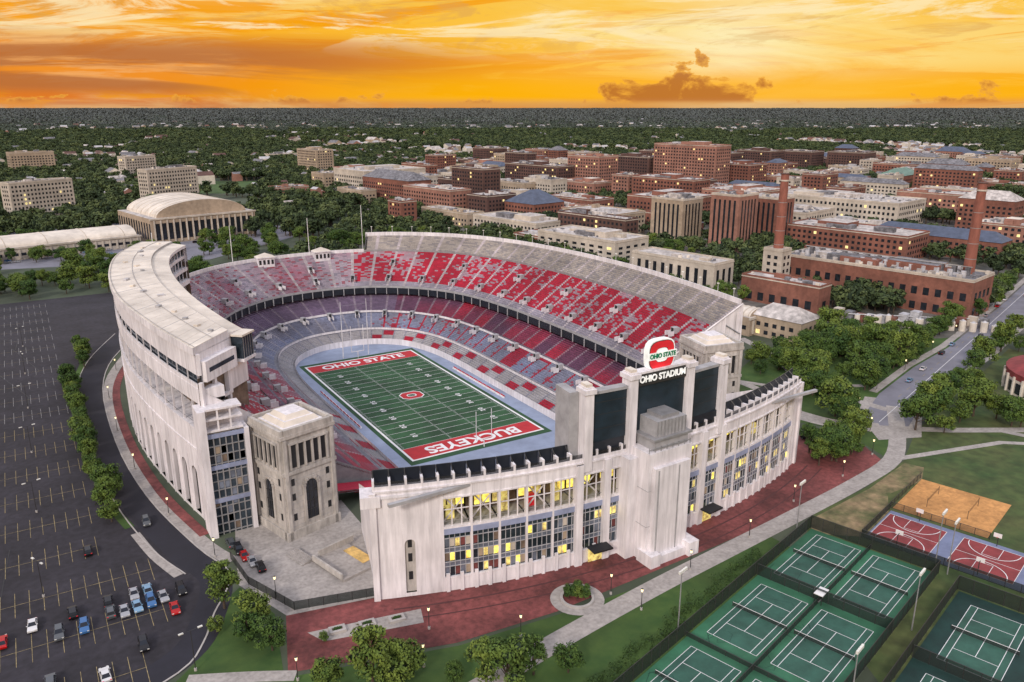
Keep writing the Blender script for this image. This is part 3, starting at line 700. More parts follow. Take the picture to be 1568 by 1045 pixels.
for k in range(32):
    a0,a1=2*math.pi*k/32,2*math.pi*(k+1)/32
    for r0,r1,z,m in ((3.2,3.8,.5,'kerb'),(3.8,6.0,.03,'concrete_walk')):
        b.face([(r0*math.cos(a0),r0*math.sin(a0),z),(r1*math.cos(a0),r1*math.sin(a0),z),(r1*math.cos(a1),r1*math.sin(a1),z),(r0*math.cos(a1),r0*math.sin(a1),z)],m)
    b.face([(3.8*math.cos(a0),3.8*math.sin(a0),0),(3.8*math.cos(a1),3.8*math.sin(a1),0),(3.8*math.cos(a1),3.8*math.sin(a1),.5),(3.8*math.cos(a0),3.8*math.sin(a0),.5)],'kerb')
b.obj('ring_planter',None,(-27.5,-147.6,.06))
gr=rad(15)
def uv(c,u,v): return (c[0]+u*math.cos(gr)-v*math.sin(gr),c[1]+u*math.sin(gr)+v*math.cos(gr))
b=MB(); strip(b,[(118,-122),(150,-108),(190,-96),(230,-87),(330,-57),(520,5),(900,130)],15,.05,'road_grey'); b.obj('campus_road')
b=MB(); strip(b,[(122,-118.5),(231,-84.5),(521,7.5)],.2,.08,'line_white')
for i in range(40): strip(b,[(150+i*10,-110+i*3.1+3),(154+i*10,-108.8+i*3.1+3)],.15,.085,'paint_yellow')
b.obj('road_markings')
b=MB()
for off in (9.5,-9.5): strip(b,[(150-off*.3,-108+off),(190-off*.3,-96+off),(230-off*.3,-87+off),(330-off*.3,-57+off),(520-off*.3,5+off)],3,.06,'concrete_walk')
strip(b,[(118,-122),(135,-135),(160,-150),(200,-165)],4,.055,'concrete_walk'); strip(b,smooth([(104,-100),(112,-80),(112,-20)],4),4,.057,'concrete_walk'); strip(b,smooth([(118,-122),(108,-112),(104,-100),(102,-80)],4),8,.068,'concrete_walk'); strip(b,smooth([(135,-113),(133,-80),(150,-50),(160,-20)],4),4,.052,'concrete_walk')
strip(b,[(150,-145),(165,-185),(175,-240)],3,.058,'concrete_walk'); strip(b,[(100,-140),(140,-150),(190,-190)],2.4,.059,'concrete_walk'); strip(b,[(150,-92),(120,-75),(105,-50)],3,.066,'concrete_walk')
b.obj('footpath')
sheet('junction_plaza',[(108,-128),(122,-110),(140,-100),(150,-112),(138,-124),(122,-134)],.048,'concrete_walk')
sheet('campus_pavement',[site(-150,620),site(60,430),site(150,350),site(320,380),site(720,620),site(900,1150),site(50,1150),site(-160,860)],.03,'pave_campus')
sheet('arena_pavement',[site(-520,470),site(-215,560),site(-170,700),site(-300,780),site(-560,640)],.03,'road_grey')
sheet('far_lawn',[site(-420,1000),site(-330,1010),site(-330,1180),site(-470,1170)],.04,'grass')
# ---------------------------------------------------------------- tennis / sports courts
C0=(30.5,-165.5)
def cpos(i,j): return uv(C0,-30*i,-14*j)
def crect(b,c,w,h,z,mat): b.face([(*uv(c,x,y),z) for x,y in ((-w/2,-h/2),(w/2,-h/2),(w/2,h/2),(-w/2,h/2))],mat)
def cline(b,c,x0,y0,x1,y1,z=.1,w=.12):
    if x0==x1: q=((x0-w/2,y0),(x0+w/2,y0),(x0+w/2,y1),(x0-w/2,y1))
    else: q=((x0,y0-w/2),(x1,y0-w/2),(x1,y0+w/2),(x0,y0+w/2))
    b.face([(*uv(c,x,y),z) for x,y in q],'line_white')
def tennis(c,inner):
    b=MB(); crect(b,c,23.8,11,.08,inner)
    for y in (-5.5,-4.1,4.1,5.5): cline(b,c,-11.9,y,11.9,y)
    for x in (-11.9,11.9): cline(b,c,x,-5.5,x,5.5,.103)
    for x in (-6.4,6.4): cline(b,c,x,-4.1,x,4.1,.103)
    cline(b,c,-6.4,0,6.4,0)
    for y in (-6.2,6.2): p=uv(c,0,y); b.beam((*p,0),(*p,1.1),.07,'pole_dark')
    p=uv(c,0,0); b.box(p[0],p[1],.15,.05,12.4,.85,gr,'rail_mesh'); b.box(p[0],p[1],1.0,.07,12.4,.07,gr,'line_white')
    b.obj('tennis_court')
sheet('tennis_court_surface',[uv(C0,14,7.8),uv(C0,14,-22),uv(C0,-107,-22),uv(C0,-107,7.8)],.05,'court_green')
for i in range(4):
    for j in range(2): tennis(cpos(i,j),'court_inner')
sheet('tennis_court_surface',[uv(C0,10,-28),uv(C0,10,-64),uv(C0,-100,-64),uv(C0,-100,-28)],.05,'court_dark')
for i in range(3):
    for j in range(2): tennis(uv(C0,-6-30*i,-37-15*j),'court_inner')
b=MB()   # crack sealer and worn seams in the court surfaces
for q in range(26):
    u,v=R.uniform(-100,12),R.uniform(-21,7); pts_=[uv(C0,u,v)]
    for _ in range(4): u+=R.uniform(-3,3); v+=R.uniform(-3,3); pts_.append(uv(C0,max(-105,min(13,u)),max(-21.5,min(7.2,v))))
    strip(b,pts_,.09,.09,'court_dark')
b.obj('court_cracks')
def fence(pts,h=3.2,name='chain_fence',mat='fence_mesh'):
    b=MB()
    for k in range(len(pts)-1):
        a,c=Vector(pts[k]),Vector(pts[k+1]); n=max(1,int((c-a).length/3))
        for q in range(n+1): p=a.lerp(c,q/n); b.beam((p.x,p.y,0),(p.x,p.y,h),.08,'pole_dark')
        b.face([(a.x,a.y,.1),(c.x,c.y,.1),(c.x,c.y,h-.05),(a.x,a.y,h-.05)],mat); b.beam((a.x,a.y,h),(c.x,c.y,h),.07,'pole_dark')
    b.obj(name)
fence([uv(C0,-107,8.2),uv(C0,14.4,8.2),uv(C0,14.4,-22.4),uv(C0,-107,-22.4)],3.6)
fence([uv(C0,-15.2,8),uv(C0,-15.2,-22)],3); fence([uv(C0,-77,8),uv(C0,-77,-22)],3); fence([uv(C0,-46,8),uv(C0,-46,-22)],1.2); fence([uv(C0,-107,-7),uv(C0,14,-7)],1.6)
fence([uv(C0,-100,-27.5),uv(C0,10.5,-27.5),uv(C0,10.5,-64)],3.6); fence([uv(C0,-21,-28),uv(C0,-21,-64)],3)
bc=(63.5,-178)
b=MB()
b.face([(*uv(bc,x,y),.05) for x,y in ((-9.5,-24),(9.5,-24),(9.5,17),(-9.5,17))],'court_blue')
for yc in (9.5,-8.5):
    c=uv(bc,0,yc); crect(b,c,15,14,.075,'court_red')
    for x in (-7.5,7.5): cline(b,c,x,-7,x,7)
    for y in (-7,7): cline(b,c,-7.5,y,7.5,y,.103)
    cline(b,c,0,-7,0,7)
    for sx in (-1,1):
        for (x0,y0,x1,y1) in ((sx*7.5,-1.8,sx*2.2,-1.8),(sx*7.5,1.8,sx*2.2,1.8),(sx*2.2,-1.8,sx*2.2,1.8)): cline(b,c,x0,y0,x1,y1,.106)
        for q in range(16):
            a0,a1=math.pi*q/16,math.pi*(q+1)/16
            P=lambda a,r:(*uv(c,sx*(7.0-r*math.sin(a)),r*math.cos(a)),.11)
            b.face([P(a0,5.6),P(a1,5.6),P(a1,5.8),P(a0,5.8)],'line_white')
b.obj('basketball_court')
for yc in (9.5,-8.5):
    for sx in (-1,1):
        b=MB(); p=uv(bc,sx*8.6,yc); q=uv(bc,sx*7.6,yc); b.beam((*p,0),(*p,3.2),.1,'pole_dark'); b.beam((*p,3.2),(*q,3.3),.08,'pole_dark'); b.box(q[0],q[1],2.9,.08,1.8,1.1,gr,'line_white')
        for k in range(8):
            a0=k*math.pi/4; a1=a0+math.pi/4; r_=uv(bc,sx*7.25,yc); b.beam((r_[0]+.23*math.cos(a0),r_[1]+.23*math.sin(a0),3.05),(r_[0]+.23*math.cos(a1),r_[1]+.23*math.sin(a1),3.05),.02,'logo_red')
        b.obj('basketball_hoop')
sc_=(84.5,-166.5)
sheet('sand_volleyball_court',[uv(sc_,x,y) for x,y in ((-12,-11.5),(12,-11.5),(12,11.5),(-12,11.5))],.06,'sand')
fence([uv(sc_,-12.4,-12),uv(sc_,-12.4,12),uv(sc_,12.4,12)],2.0,mat='rail_mesh'); fence([uv(bc,-10,-24),uv(bc,-10,17.5),uv(bc,10,17.5)],2.2)
for y in (-5,5):
    b=MB(); p=uv(sc_,-5,y);q=uv(sc_,5,y); b.beam((*p,0),(*p,2.6),.07,'pole_dark');b.beam((*q,0),(*q,2.6),.07,'pole_dark'); b.face([(*p,1.6),(*q,1.6),(*q,2.5),(*p,2.5)],'rail_mesh'); b.obj('volleyball_net')
for (x,y) in (uv(C0,-15.2,-7),uv(C0,-77,-7)):
    b=MB(); b.box(0,0,2.3,3.4,2,.18,0,'line_white')
    for sx in (-1,1):
        for sy in (-1,1): b.box(sx*1.5,sy*.8,0,.12,.12,2.3,0,'pole_dark')
    b.box(0,0,.4,2.6,.4,.08,0,'steel'); b.obj('court_shelter',None,(x,y,.05),gr)
fence([(-89,-91),(-88,-104),(-82,-119),(-64,-123.5)],2.2,'iron_fence')
b=MB(); b.box(-66,-107,.06,10,13,.6,rad(15),'concrete_walk'); b.box(-66,-100.5,.66,10,.5,1.6,rad(15),'limestone'); b.box(-71,-108.5,.66,.5,12,1.4,rad(15),'limestone'); b.box(-62.5,-106,.68,3,8,.1,rad(15),'warm_light_patch')  # last slab is a painted pool of warm light, not a lamp
for k in range(6): b.box(-73.5-k*.5,-99-k*.1,.06,.5,7,.9-.14*k,rad(15),'concrete_walk')
b.obj('entrance_steps')
# ---------------------------------------------------------------- lamps, cars
def lampmesh(h,arm):
    b=MB(); b.beam((0,0,0),(0,0,.6),.28,'kerb',8); b.beam((0,0,.6),(0,0,h),.11,'pole_dark',6,.06)
    if arm:
        for s in (-1,1): b.beam((0,0,h),(s*1.5,0,h+.15),.05,'pole_dark'); b.box(s*1.8,0,h,.9,.4,.18,0,'lamp_head')
    else: b.beam((0,0,h),(0,0,h+.7),.18,'lamp_glow',8,.28); b.beam((0,0,h+.7),(0,0,h+.85),.3,'pole_dark',8,.05)
    return b.mesh('lamp')
LM=lampmesh(9,True);LS=lampmesh(4.5,False)
for x,y in [(-128,-85),(-128,-40),(-128,5),(-128,50),(-128,95),(-165,-70),(-165,-20),(-165,30),(-165,80),(-165,130),(-128,140),(-210,20),(-210,80),(-210,140),(-104,-128)]: link('parking_lot_lamp',LM,None,(x,y,0),R.random()*3)
for x,y in [(-88,-141),(-66,-150),(-45,-152),(-20,-150),(2,-152),(25,-149),(50,-142),(75,-139),(96,-134),(112,-122),(125,-108),(104,-95),(-18,-158),(-84,-112),(150,-98),(180,-90),(215,-80),(250,-70),(300,-55),(-60,-140),(-92,-88),(-98,-60),(-102,-25),(-103,10),(-102,45),(-96,80)]: link('street_lamp',LS,None,(x,y,0))
b=MB(); b.beam((0,0,0),(0,0,14),.16,'steel',6,.1); b.box(0,0,13.4,2.6,.2,.2,0,'steel')
for s in (-1,-.33,.33,1): b.box(s*1.1,-.25,13.6,.6,.4,.6,0,'lamp_head')
FM=b.mesh('floodlight')
for p in (uv(C0,-45,10.5),uv(C0,15.5,-24),uv(C0,-45,-25),uv(C0,10,10),uv(bc,-10.5,0),uv(C0,-12,-25)): link('court_floodlight',FM,None,(p[0],p[1],0),gr)
def carmesh(col,suv=False):
    b=MB(); pm='car_paint_'+col; L,Wd=4.6,1.82; h=.25 if suv else 0
    prof=[(-2.3,.35),(-2.3,.72+h*.5),(-2.15,.9+h),(-1.35,.95+h),(1.0,.93+h),(2.05,.80+h),(2.28,.62+h*.6),(2.3,.35)]
    n=len(prof); w0,w1=Wd/2,Wd/2-.08
    for s in (-1,1): b.face([(x,s*(w0 if z<.9+h else w1),z) for x,z in prof],pm)
    for k in range(n-1):
        (x0,z0),(x1,z1)=prof[k],prof[k+1]; a=w0 if z0<.9+h else w1;c=w0 if z1<.9+h else w1
        b.face([(x0,-a,z0),(x0,a,z0),(x1,c,z1),(x1,-c,z1)],pm)
    top=1.42+h*1.4; x0,x1=(-2.1,.95) if suv else (-1.7,.95); r0,r1=(-1.85,.25) if suv else (-1.0,.2)
    w=Wd/2-.1;wt=Wd/2-.28;zb=.94+h
    q=[(x0,-w),(x1,-w),(x1,w),(x0,w)];t=[(r0,-wt),(r1,-wt),(r1,wt),(r0,wt)]
    for k in range(4): b.face([(*q[k],zb-.01),(*q[(k+1)%4],zb-.01),(*t[(k+1)%4],top),(*t[k],top)],'car_glass')
    b.face([(*p,top) for p in t],pm)
    for s in (-1,1):
        for (xa,xb) in ((x0,r0),(x1,r1),((x0+x1)/2-.1,(r0+r1)/2-.05)): b.beam((xa,s*(w+.01),zb),(xb,s*(wt+.01),top),.05,pm)
    for x in (-1.4,1.42):
        for s in (-1,1): b.beam((x,s*.66,.33),(x,s*.93,.33),.33,'tyre',12); b.beam((x,s*.93,.33),(x,s*.945,.33),.18,'steel',8)
    for s in (-1,1): b.box(2.27,s*.65,.6+h*.5,.1,.36,.14,0,'lamp_head'); b.box(-2.29,s*.68,.68+h*.5,.08,.32,.14,0,'logo_red'); b.box(.75,s*.98,.98+h,.16,.18,.12,0,pm)
    return b.mesh('car_'+col)
CM_={c:carmesh(c,c in('black','grey','blue')) for c in carcols}
cars=[(-130.4,-96.4,'white'),(-125.8,-102.4,'grey'),(-121.2,-102.6,'blue'),(-122.9,-96,'black'),(-116,-100,'grey'),(-113.4,-101,'silver'),(-110.8,-100.6,'lightblue'),(-116,-95.5,'black'),(-108,-100.2,'blue'),(-105.4,-99.6,'silver'),(-104,-105.6,'red'),(-101.6,-99,'black'),(-111.5,-115.3,'black'),(-135.8,-99.5,'red'),(-119,-121,'white'),(-110.8,-95.2,'silver'),(-108,-95,'lightblue'),(-118,-70,'black'),(-140,-28,'black'),(-128,-118,'grey'),(-103.8,-62,'grey'),(-150,60,'silver'),(-170,95,'white'),(-178,150,'black'),(-86.5,-88.5,'black'),(-86,-92,'red'),(-85,-95.5,'silver'),(-84,-99,'black'),(-87.5,-84.5,'grey'),(88,-116,'black'),(91,-114,'grey')]
for x,y,c in cars: link('parked_car',CM_[c],None,(x,y,.08),rad(90)+R.uniform(-.05,.05)+(math.pi if R.random()<.5 else 0))
cl=list(carcols)
for i in range(16): 
    p=(170+i*22+R.uniform(-4,4)); link('car_on_road',CM_[R.choice(cl)],None,(p,-102+ (p-170)*.315+R.choice([-3.5,3.5]),.08),rad(17))
for i in range(60):
    q=R.random(); p=site(-440+q*200+R.uniform(-3,3),480+q*140+R.choice([0,8,22])); link('parked_car',CM_[R.choice(cl)],None,(*p,.06),rad(15))
# ---------------------------------------------------------------- buildings
BR=rad(11); rects=[]
def building(name,l,d,W,L,H,wall='brick',roof='roof_lt',rot=BR,gable=None,strips=False,fh=3.9,band=None,units=4,lit=.03,ws=4.2):
    b=MB(); x0,y0=site(l,d)
    b.prism([(0,0),(W,0),(W,L),(0,L)],0,H,wall,roof)
    if not gable:
        for (cx,cy,sx,sy) in ((W/2,.2,W,.4),(W/2,L-.2,W,.4),(.2,L/2,.4,L-.8),(W-.2,L/2,.4,L-.8)): b.box(cx,cy,H,sx,sy,.9,0,band or wall)
        b.box(W/2,-.12,H-.7,W+.3,.2,.6,0,band or 'cream'); b.box(-.12,L/2,H-.7,.2,L+.3,.6,0,band or 'cream')
        for q in range(units):
            sx,sy=R.uniform(2,W*.3),R.uniform(2,L*.25); b.box(R.uniform(W*.25,W*.75),R.uniform(L*.2,L*.8),H,sx,sy,R.uniform(1,3.6),0,R.choice(['hvac','roof_lt','roof_gr',wall]))
        for q in range(units*4): b.box(R.uniform(1.5,W-1.5),R.uniform(1.5,L-1.5),H,R.uniform(.8,2.2),R.uniform(.8,3),R.uniform(.5,1.8),0,R.choice(['hvac','roof_gr','roof_white','roof_gr']))
        if W>24 and L>40 and R.random()<.6: b.box(W*.5,L*R.uniform(.3,.7),H,W*.5,L*.25,4,0,wall,roof)
    else:
        rz=H+min(W,L)*.28; o=.6
        P=[(-o,-o),(W+o,-o),(W+o,L+o),(-o,L+o)]
        if L>W:
            r0,r1=(W/2,W*.35),(W/2,L-W*.35)
            b.face([(*P[0],H),(*P[1],H),(*r0,rz)],gable);b.face([(*P[2],H),(*P[3],H),(*r1,rz)],gable);b.face([(*P[1],H),(*P[2],H),(*r1,rz),(*r0,rz)],gable);b.face([(*P[3],H),(*P[0],H),(*r0,rz),(*r1,rz)],gable)
        else:
            r0,r1=(L*.35,L/2),(W-L*.35,L/2)
            b.face([(*P[3],H),(*P[0],H),(*r0,rz)],gable);b.face([(*P[1],H),(*P[2],H),(*r1,rz)],gable);b.face([(*P[0],H),(*P[1],H),(*r1,rz),(*r0,rz)],gable);b.face([(*P[2],H),(*P[3],H),(*r0,rz),(*r1,rz)],gable)
    nf=max(1,int((H-1)/fh))
    def wn(face,u,z,w,h,mt):
        e=.07
        if face==0: q=[(u,-e,z),(u+w,-e,z),(u+w,-e,z+h),(u,-e,z+h)]
        elif face==1: q=[(-e,u,z),(-e,u+w,z),(-e,u+w,z+h),(-e,u,z+h)]
        elif face==2: q=[(W+e,u,z),(W+e,u+w,z),(W+e,u+w,z+h),(W+e,u,z+h)]
        else: q=[(u,L+e,z),(u+w,L+e,z),(u+w,L+e,z+h),(u,L+e,z+h)]
        b.face(q,mt)
    for face,LL in ((0,W),(1,L),(2,L),(3,W)):
        n=max(1,int((LL-1.5)/ws)); g0=(LL-n*ws)/2
        if strips:
            for j in range(n): wn(face,g0+j*ws+ws*.28,2.5,ws*.42,H-6,'window')
        else:
            for f in range(nf):
                for j in range(n): wn(face,g0+j*ws+ws*.25,f*fh+1.3,ws*.5,fh*.5,'window_lit' if R.random()<lit else 'window')
    b.obj(name,None,(x0,y0,0),rot)
    c,s=math.cos(rot),math.sin(rot); rects.append((x0+(W/2)*c-(L/2)*s,y0+(W/2)*s+(L/2)*c,math.hypot(W,L)/2+3,x0,y0,rot,W,L))
A_=building
A_('residence_tower',-458,735,60,15,37,'cream',ws=3.4,rot=rad(28)); A_('residence_tower',-378,840,62,16,41,'cream',ws=3.4,rot=rad(28)); A_('office_tower',-770,1250,62,20,36,'tan')
A_('low_pavilion',-460,1560,60,30,16,'cream'); A_('garage_building',-175,960,90,70,30,'cream','roof_lt',fh=5); A_('brick_hall',-59,770,26,78,27,'brick_pink',units=3)
A_('brick_tower',-30,838,24,52,42,'brick_dark'); A_('brick_hall',55,990,30,95,34,'brick_dark'); A_('brick_tower',105,985,36,52,46,'brick_pink'); A_('brick_tower',180,1070,26,64,40,'brick_dark')
A_('brick_tower',250,1000,32,95,58,'brick_pink'); A_('brick_hall',330,1240,40,60,36,'brick_dark');A_('brick_hall',400,1260,40,60,38,'brick_dark');A_('brick_hall',470,1280,40,60,36,'brick_dark');A_('brick_hall',540,1250,40,60,36,'brick_dark')
A_('brick_hall',190,845,30,82,30,'brick'); A_('brick_hall',-110,860,30,90,28,'brick',gable='roof_gr'); A_('brick_hall',20,735,40,40,18,'brick',gable='roof_bl')
A_('hospital_tower',165,583,26,24,42,'brick_pink',strips=True,band='cream'); A_('hospital_tower',130,610,26,30,36,'tan',strips=True,band='cream'); A_('hospital_tower',200,600,22,30,38,'brick',strips=True,band='cream')
A_('parking_garage',69,530,36,74,17,'cream',fh=3.4,ws=8); A_('white_hall',19,636,36,78,14,'cream'); A_('white_hall',85,660,40,60,18,'tan'); A_('brick_hall',35,580,26,50,10,'brick')
A_('concrete_hall',115,446,20,60,18,'cream',strips=True,ws=6,units=2); A_('brick_boiler_house',160,405,13,46,14,'brick','roof_lt',ws=7,fh=9,units=2); A_('white_stair_block',153,446,10,12,26,'cream',units=0)
A_('power_plant',232,392,30,104,20,'brick','roof_gr',fh=8,ws=6,units=34,lit=0,band='cream'); A_('brick_hall',272,545,38,92,18,'brick'); A_('brick_hall',337,545,22,90,14,'brick',gable='roof_bl')
A_('laboratory',340,705,60,130,22,'cream',units=14,fh=5); A_('brick_hall',420,670,26,44,28,'brick',gable='roof_lt'); A_('brick_hall',430,750,40,70,24,'brick_pink')
A_('green_roof_hall',490,1020,60,30,20,'brick',gable='roof_green'); A_('brick_hall',-235,1010,34,30,24,'tan'); A_('brick_hall',-200,1050,34,60,26,'brick_pink'); A_('low_annex',-235,790,55,32,8,'cream')
A_('brick_hall',235,640,50,60,22,'cream',units=10); A_('brick_hall',150,720,60,60,24,'brick'); A_('brick_hall',230,760,60,60,26,'brick_pink',units=8)
A_('gymnasium',131,348,18,26,10,'tan',gable='roof_lt'); A_('residence_tower',-300,1250,30,60,40,'tan'); A_('residence_tower',-560,1180,50,18,34,'cream',rot=rad(28)); A_('brick_hall',-270,930,40,24,14,'brick_pink'); A_('brick_hall',-165,880,20,50,16,'tan')
b=MB()
for k in range(14):
    v=8+k*6.6
    for u in (8,20): b.beam((u,v,20),(u,v,23.2),1.5,'hvac',10,1.3)
    b.box(14,v,20,3,2,4.2,0,'roof_gr'); b.box(3,v,20,1.2,2.5,2.2,0,'roof_lt')
b.box(14,52,24.4,1.2,92,.3,0,'steel'); b.obj('plant_rooftop_equipment',None,(*site(232,392),0),BR)
cnt=0
for k in range(2600):
    l,d=R.uniform(-130,860),R.uniform(560,1500)
    if l>d*.72 or (l<0 and d<700) : continue
    W,L,H=R.uniform(14,42),R.uniform(18,75),R.uniform(8,24)+(14 if d>850 else 0)*R.random()
    x0,y0=site(l,d); cx,cy=x0+W/2,y0+L/2; r=math.hypot(W,L)/2
    if any(math.dist((cx,cy),(q[0],q[1]))<(r+q[2])*.72 for q in rects): continue
    w=R.choice(['brick','brick','brick_pink','brick_dark','tan','cream','cream'])
    A_('campus_building',l,d,W,L,H,w,R.choice(['roof_lt','roof_lt','roof_gr','roof_gr','roof_white']),gable=R.choice([None,None,None,None,'roof_bl','roof_gr']) if W<30 else None,units=R.randint(3,8)); cnt+=1
    if cnt>140: break
def vault(name,l,d,W,L,H,rise,wall,rot,axis='y',fr=.8):
    b=MB(); x0,y0=site(l,d); b.prism([(0,0),(W,0),(W,L),(0,L)],0,H,wall,'roof_lt')
    n=16
    span,ln_=(W*fr,L*.9) if axis=='y' else (L*.86,W*.98)
    ox,oy=W/2,L/2
    def P(a,s): return (ox-span/2*math.cos(a),oy+s*ln_/2,H+rise*math.sin(a)) if axis=='y' else (ox+s*ln_/2,oy-span/2*math.cos(a),H+rise*math.sin(a))
    for k in range(n):
        a0,a1=math.pi*k/n,math.pi*(k+1)/n; b.face([P(a0,-1),P(a1,-1),P(a1,1),P(a0,1)],'roof_white')
        for s in (-.9,-.6,-.3,0,.3,.6,.9): b.beam(P(a0,s),P(a1,s),.35,'cream')
    for s in (-1,1): b.face([P(math.pi*k/n,s) for k in range(n+1)],wall)
    m=int(W/5)
    for j in range(m):
        b.box(W*(j+.5)/m,-.3,1,1.0,.8,H-2.5,0,'cream')
        if j<m-1: b.face([(W*(j+.5)/m+.9,-.08,3),(W*(j+1.5)/m-.9,-.08,3),(W*(j+1.5)/m-.9,-.08,H-4),(W*(j+.5)/m+.9,-.08,H-4)],'window')
    m=int(L/6)
    for j in range(m): b.face([(-.08,L*(j+.25)/m,3),(-.08,L*(j+.75)/m,3),(-.08,L*(j+.75)/m,H-4),(-.08,L*(j+.25)/m,H-4)],'window')
    b.box(W/2,-.2,H-1,W+1.5,1,1.2,0,'cream')
    b.obj(name,None,(x0,y0,0),rot); rects.append((x0+W/2*math.cos(rot)-L/2*math.sin(rot),y0+W/2*math.sin(rot)+L/2*math.cos(rot),math.hypot(W,L)/2,x0,y0,rot,W,L))
vault('arena_building',-282,622,86,78,20,12,'tan',BR,fr=.86); vault('field_house',-420,492,180,42,9,6,'cream',BR,'x')
vault('gymnasium_vault',112,362,16,22,9,3,'tan',BR)
def chimney(l,d,h):
    b=MB(); n=20
    for z0,z1,r0,r1,m in ((0,6,3.4,3.3,'chimney'),(6,h-4,3.1,2.2,'chimney'),(h-4,h-3.2,2.5,2.5,'cream'),(h-3.2,h,2.25,2.2,'chimney'),(h-.1,h+.3,2.5,2.5,'brick_dark')): b.beam((0,0,z0),(0,0,z1),r0,m,n,r1)
    for k in range(6): b.beam((0,0,12+k*8),(0,0,12.3+k*8),3.12-.9*(6+k*8)/(h-10),'steel',n)
    b.obj('brick_chimney',None,(*site(l,d),0))
chimney(240,412,67); chimney(154,457,68)
b=MB()
for i in range(14):
    p=site(172+i*4.6,384-i*1.2); h=R.uniform(3,6); b.beam((*p,0),(*p,h),R.uniform(1.2,1.9),'roof_white',12); b.beam((*p,h),(*p,h+.8),1.2,'hvac',12,.2)
for i in range(14): p=site(166+i*5,392-i*1.2); b.box(p[0],p[1],0,R.uniform(2,6),4,R.uniform(3,7),BR,R.choice(['hvac','cream','roof_gr','brick']))
for i in range(6): p=site(168+i*11,388-i*2);q=site(178+i*11,386-i*2); b.beam((*p,4.5),(*q,4.5),.3,'steel',6)
b.obj('plant_tanks')
b=MB(); pc=site(214,282)
for k in range(32):
    a0,a1=2*math.pi*k/32,2*math.pi*(k+1)/32
    for r0,r1,z0,z1,m in ((25,25,0,6,'cream'),(25,25.3,6,8.5,'court_red'),(25.3,17,8.5,11.5,'court_red'),(17,17,11.5,12.5,'roof_white'),(17,0,12.5,13,'roof_lt')):
        b.face([(r0*math.cos(a0),r0*math.sin(a0),z0),(r0*math.cos(a1),r0*math.sin(a1),z0),(r1*math.cos(a1),r1*math.sin(a1),z1),(r1*math.cos(a0),r1*math.sin(a0),z1)],m)
    b.box(25.4*math.cos(a0),25.4*math.sin(a0),0,.7,.7,7,a0,'roof_white'); am=(a0+a1)/2
    b.box(25.05*math.cos(am),25.05*math.sin(am),1,.1,2.8,4,am,'window')
b.obj('round_pavilion',None,(*pc,0))
# ---------------------------------------------------------------- trees
def leafmass(b,rr,c,rad_,n,size,mat,flat=.75):
    for _ in range(n):
        u=Vector((rr.gauss(0,1),rr.gauss(0,1),rr.gauss(0,1))).normalized(); r=rad_*(.55+.5*rr.random())
        p=Vector(c)+Vector((u.x*r,u.y*r,u.z*r*flat)); nrm=(u+Vector((rr.gauss(0,.5),rr.gauss(0,.5),rr.gauss(0,.5)+.3))).normalized()
        a=nrm.orthogonal().normalized(); q=nrm.cross(a); th=rr.random()*6.28; a,q=a*math.cos(th)+q*math.sin(th),q*math.cos(th)-a*math.sin(th); s=size*rr.uniform(.6,1.3)
        b.face([p-a*s,p-q*s*.6,p+a*s,p+q*s*.6],mat)
def tree(seed,H,Rc,n,ls,clumps=16,mat='leaf'):
    rr=random.Random(seed); b=MB(); th=H*.26
    b.beam((0,0,0),(0,0,th),.26*H/9,'bark',7,.19*H/9); b.beam((0,0,th),(rr.uniform(-.3,.3),rr.uniform(-.3,.3),H*.75),.19*H/9,'bark',6,.05)
    for k in range(clumps):
        a=k*2.4+rr.random(); hz=rr.uniform(.32,.9); rmax=Rc*math.sqrt(max(.08,1-((hz-.52)/.48)**2)); r=rmax*rr.uniform(.3,.8)
        c=(r*math.cos(a),r*math.sin(a),H*hz)
        if rr.random()<.6: b.beam((0,0,th*rr.uniform(.8,1.4)),c,.09*H/9,'bark',4,.03)
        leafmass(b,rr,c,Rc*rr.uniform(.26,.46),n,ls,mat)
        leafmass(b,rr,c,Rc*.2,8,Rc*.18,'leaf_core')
    return b.mesh('tree_%d'%seed)
TM=[tree(1,9,4.2,130,.32,19),tree(2,8,3.7,130,.30,18),tree(3,10,4.6,135,.34,21),tree(4,7,3.3,125,.28,16),tree(5,11,3.8,130,.32,20)]
def plant(x,y,s=1.0,k=None,name='deciduous_tree'):
    return link(name,R.choice(TM) if k is None else TM[k],None,(x,y,0),R.random()*6.28,s*R.uniform(.85,1.18))
for x,y,s in [(-94.7,-110.3,.95),(-92.8,-124.4,.8),(-91,-121,.75),(-89.7,-129.8,.75),(-84,-146.8,.85),(-76.5,-150,1.0),(-73,-152,.95),(-70.4,-151,1.0),(-58.6,-161.6,.95),(-55,-163,1.0),(-80,-132.5,.35),(-27.5,-147.6,.42),(-29,-146.5,.38),(-26,-148.5,.38),(-26.5,-146,.34),(-49,-163,.8),(-43,-166,.7),(-98,-118,.6),(-63,-157,.5),(-52,-160.5,.45)]: plant(x,y,s)
for i in range(38):
    y=114-i*4.6
    if R.random()<.9: plant(-113.2+R.uniform(-.7,.7)+(0 if y>-30 else 2)+(7 if y>85 else 0),y,.6+.35*R.random())
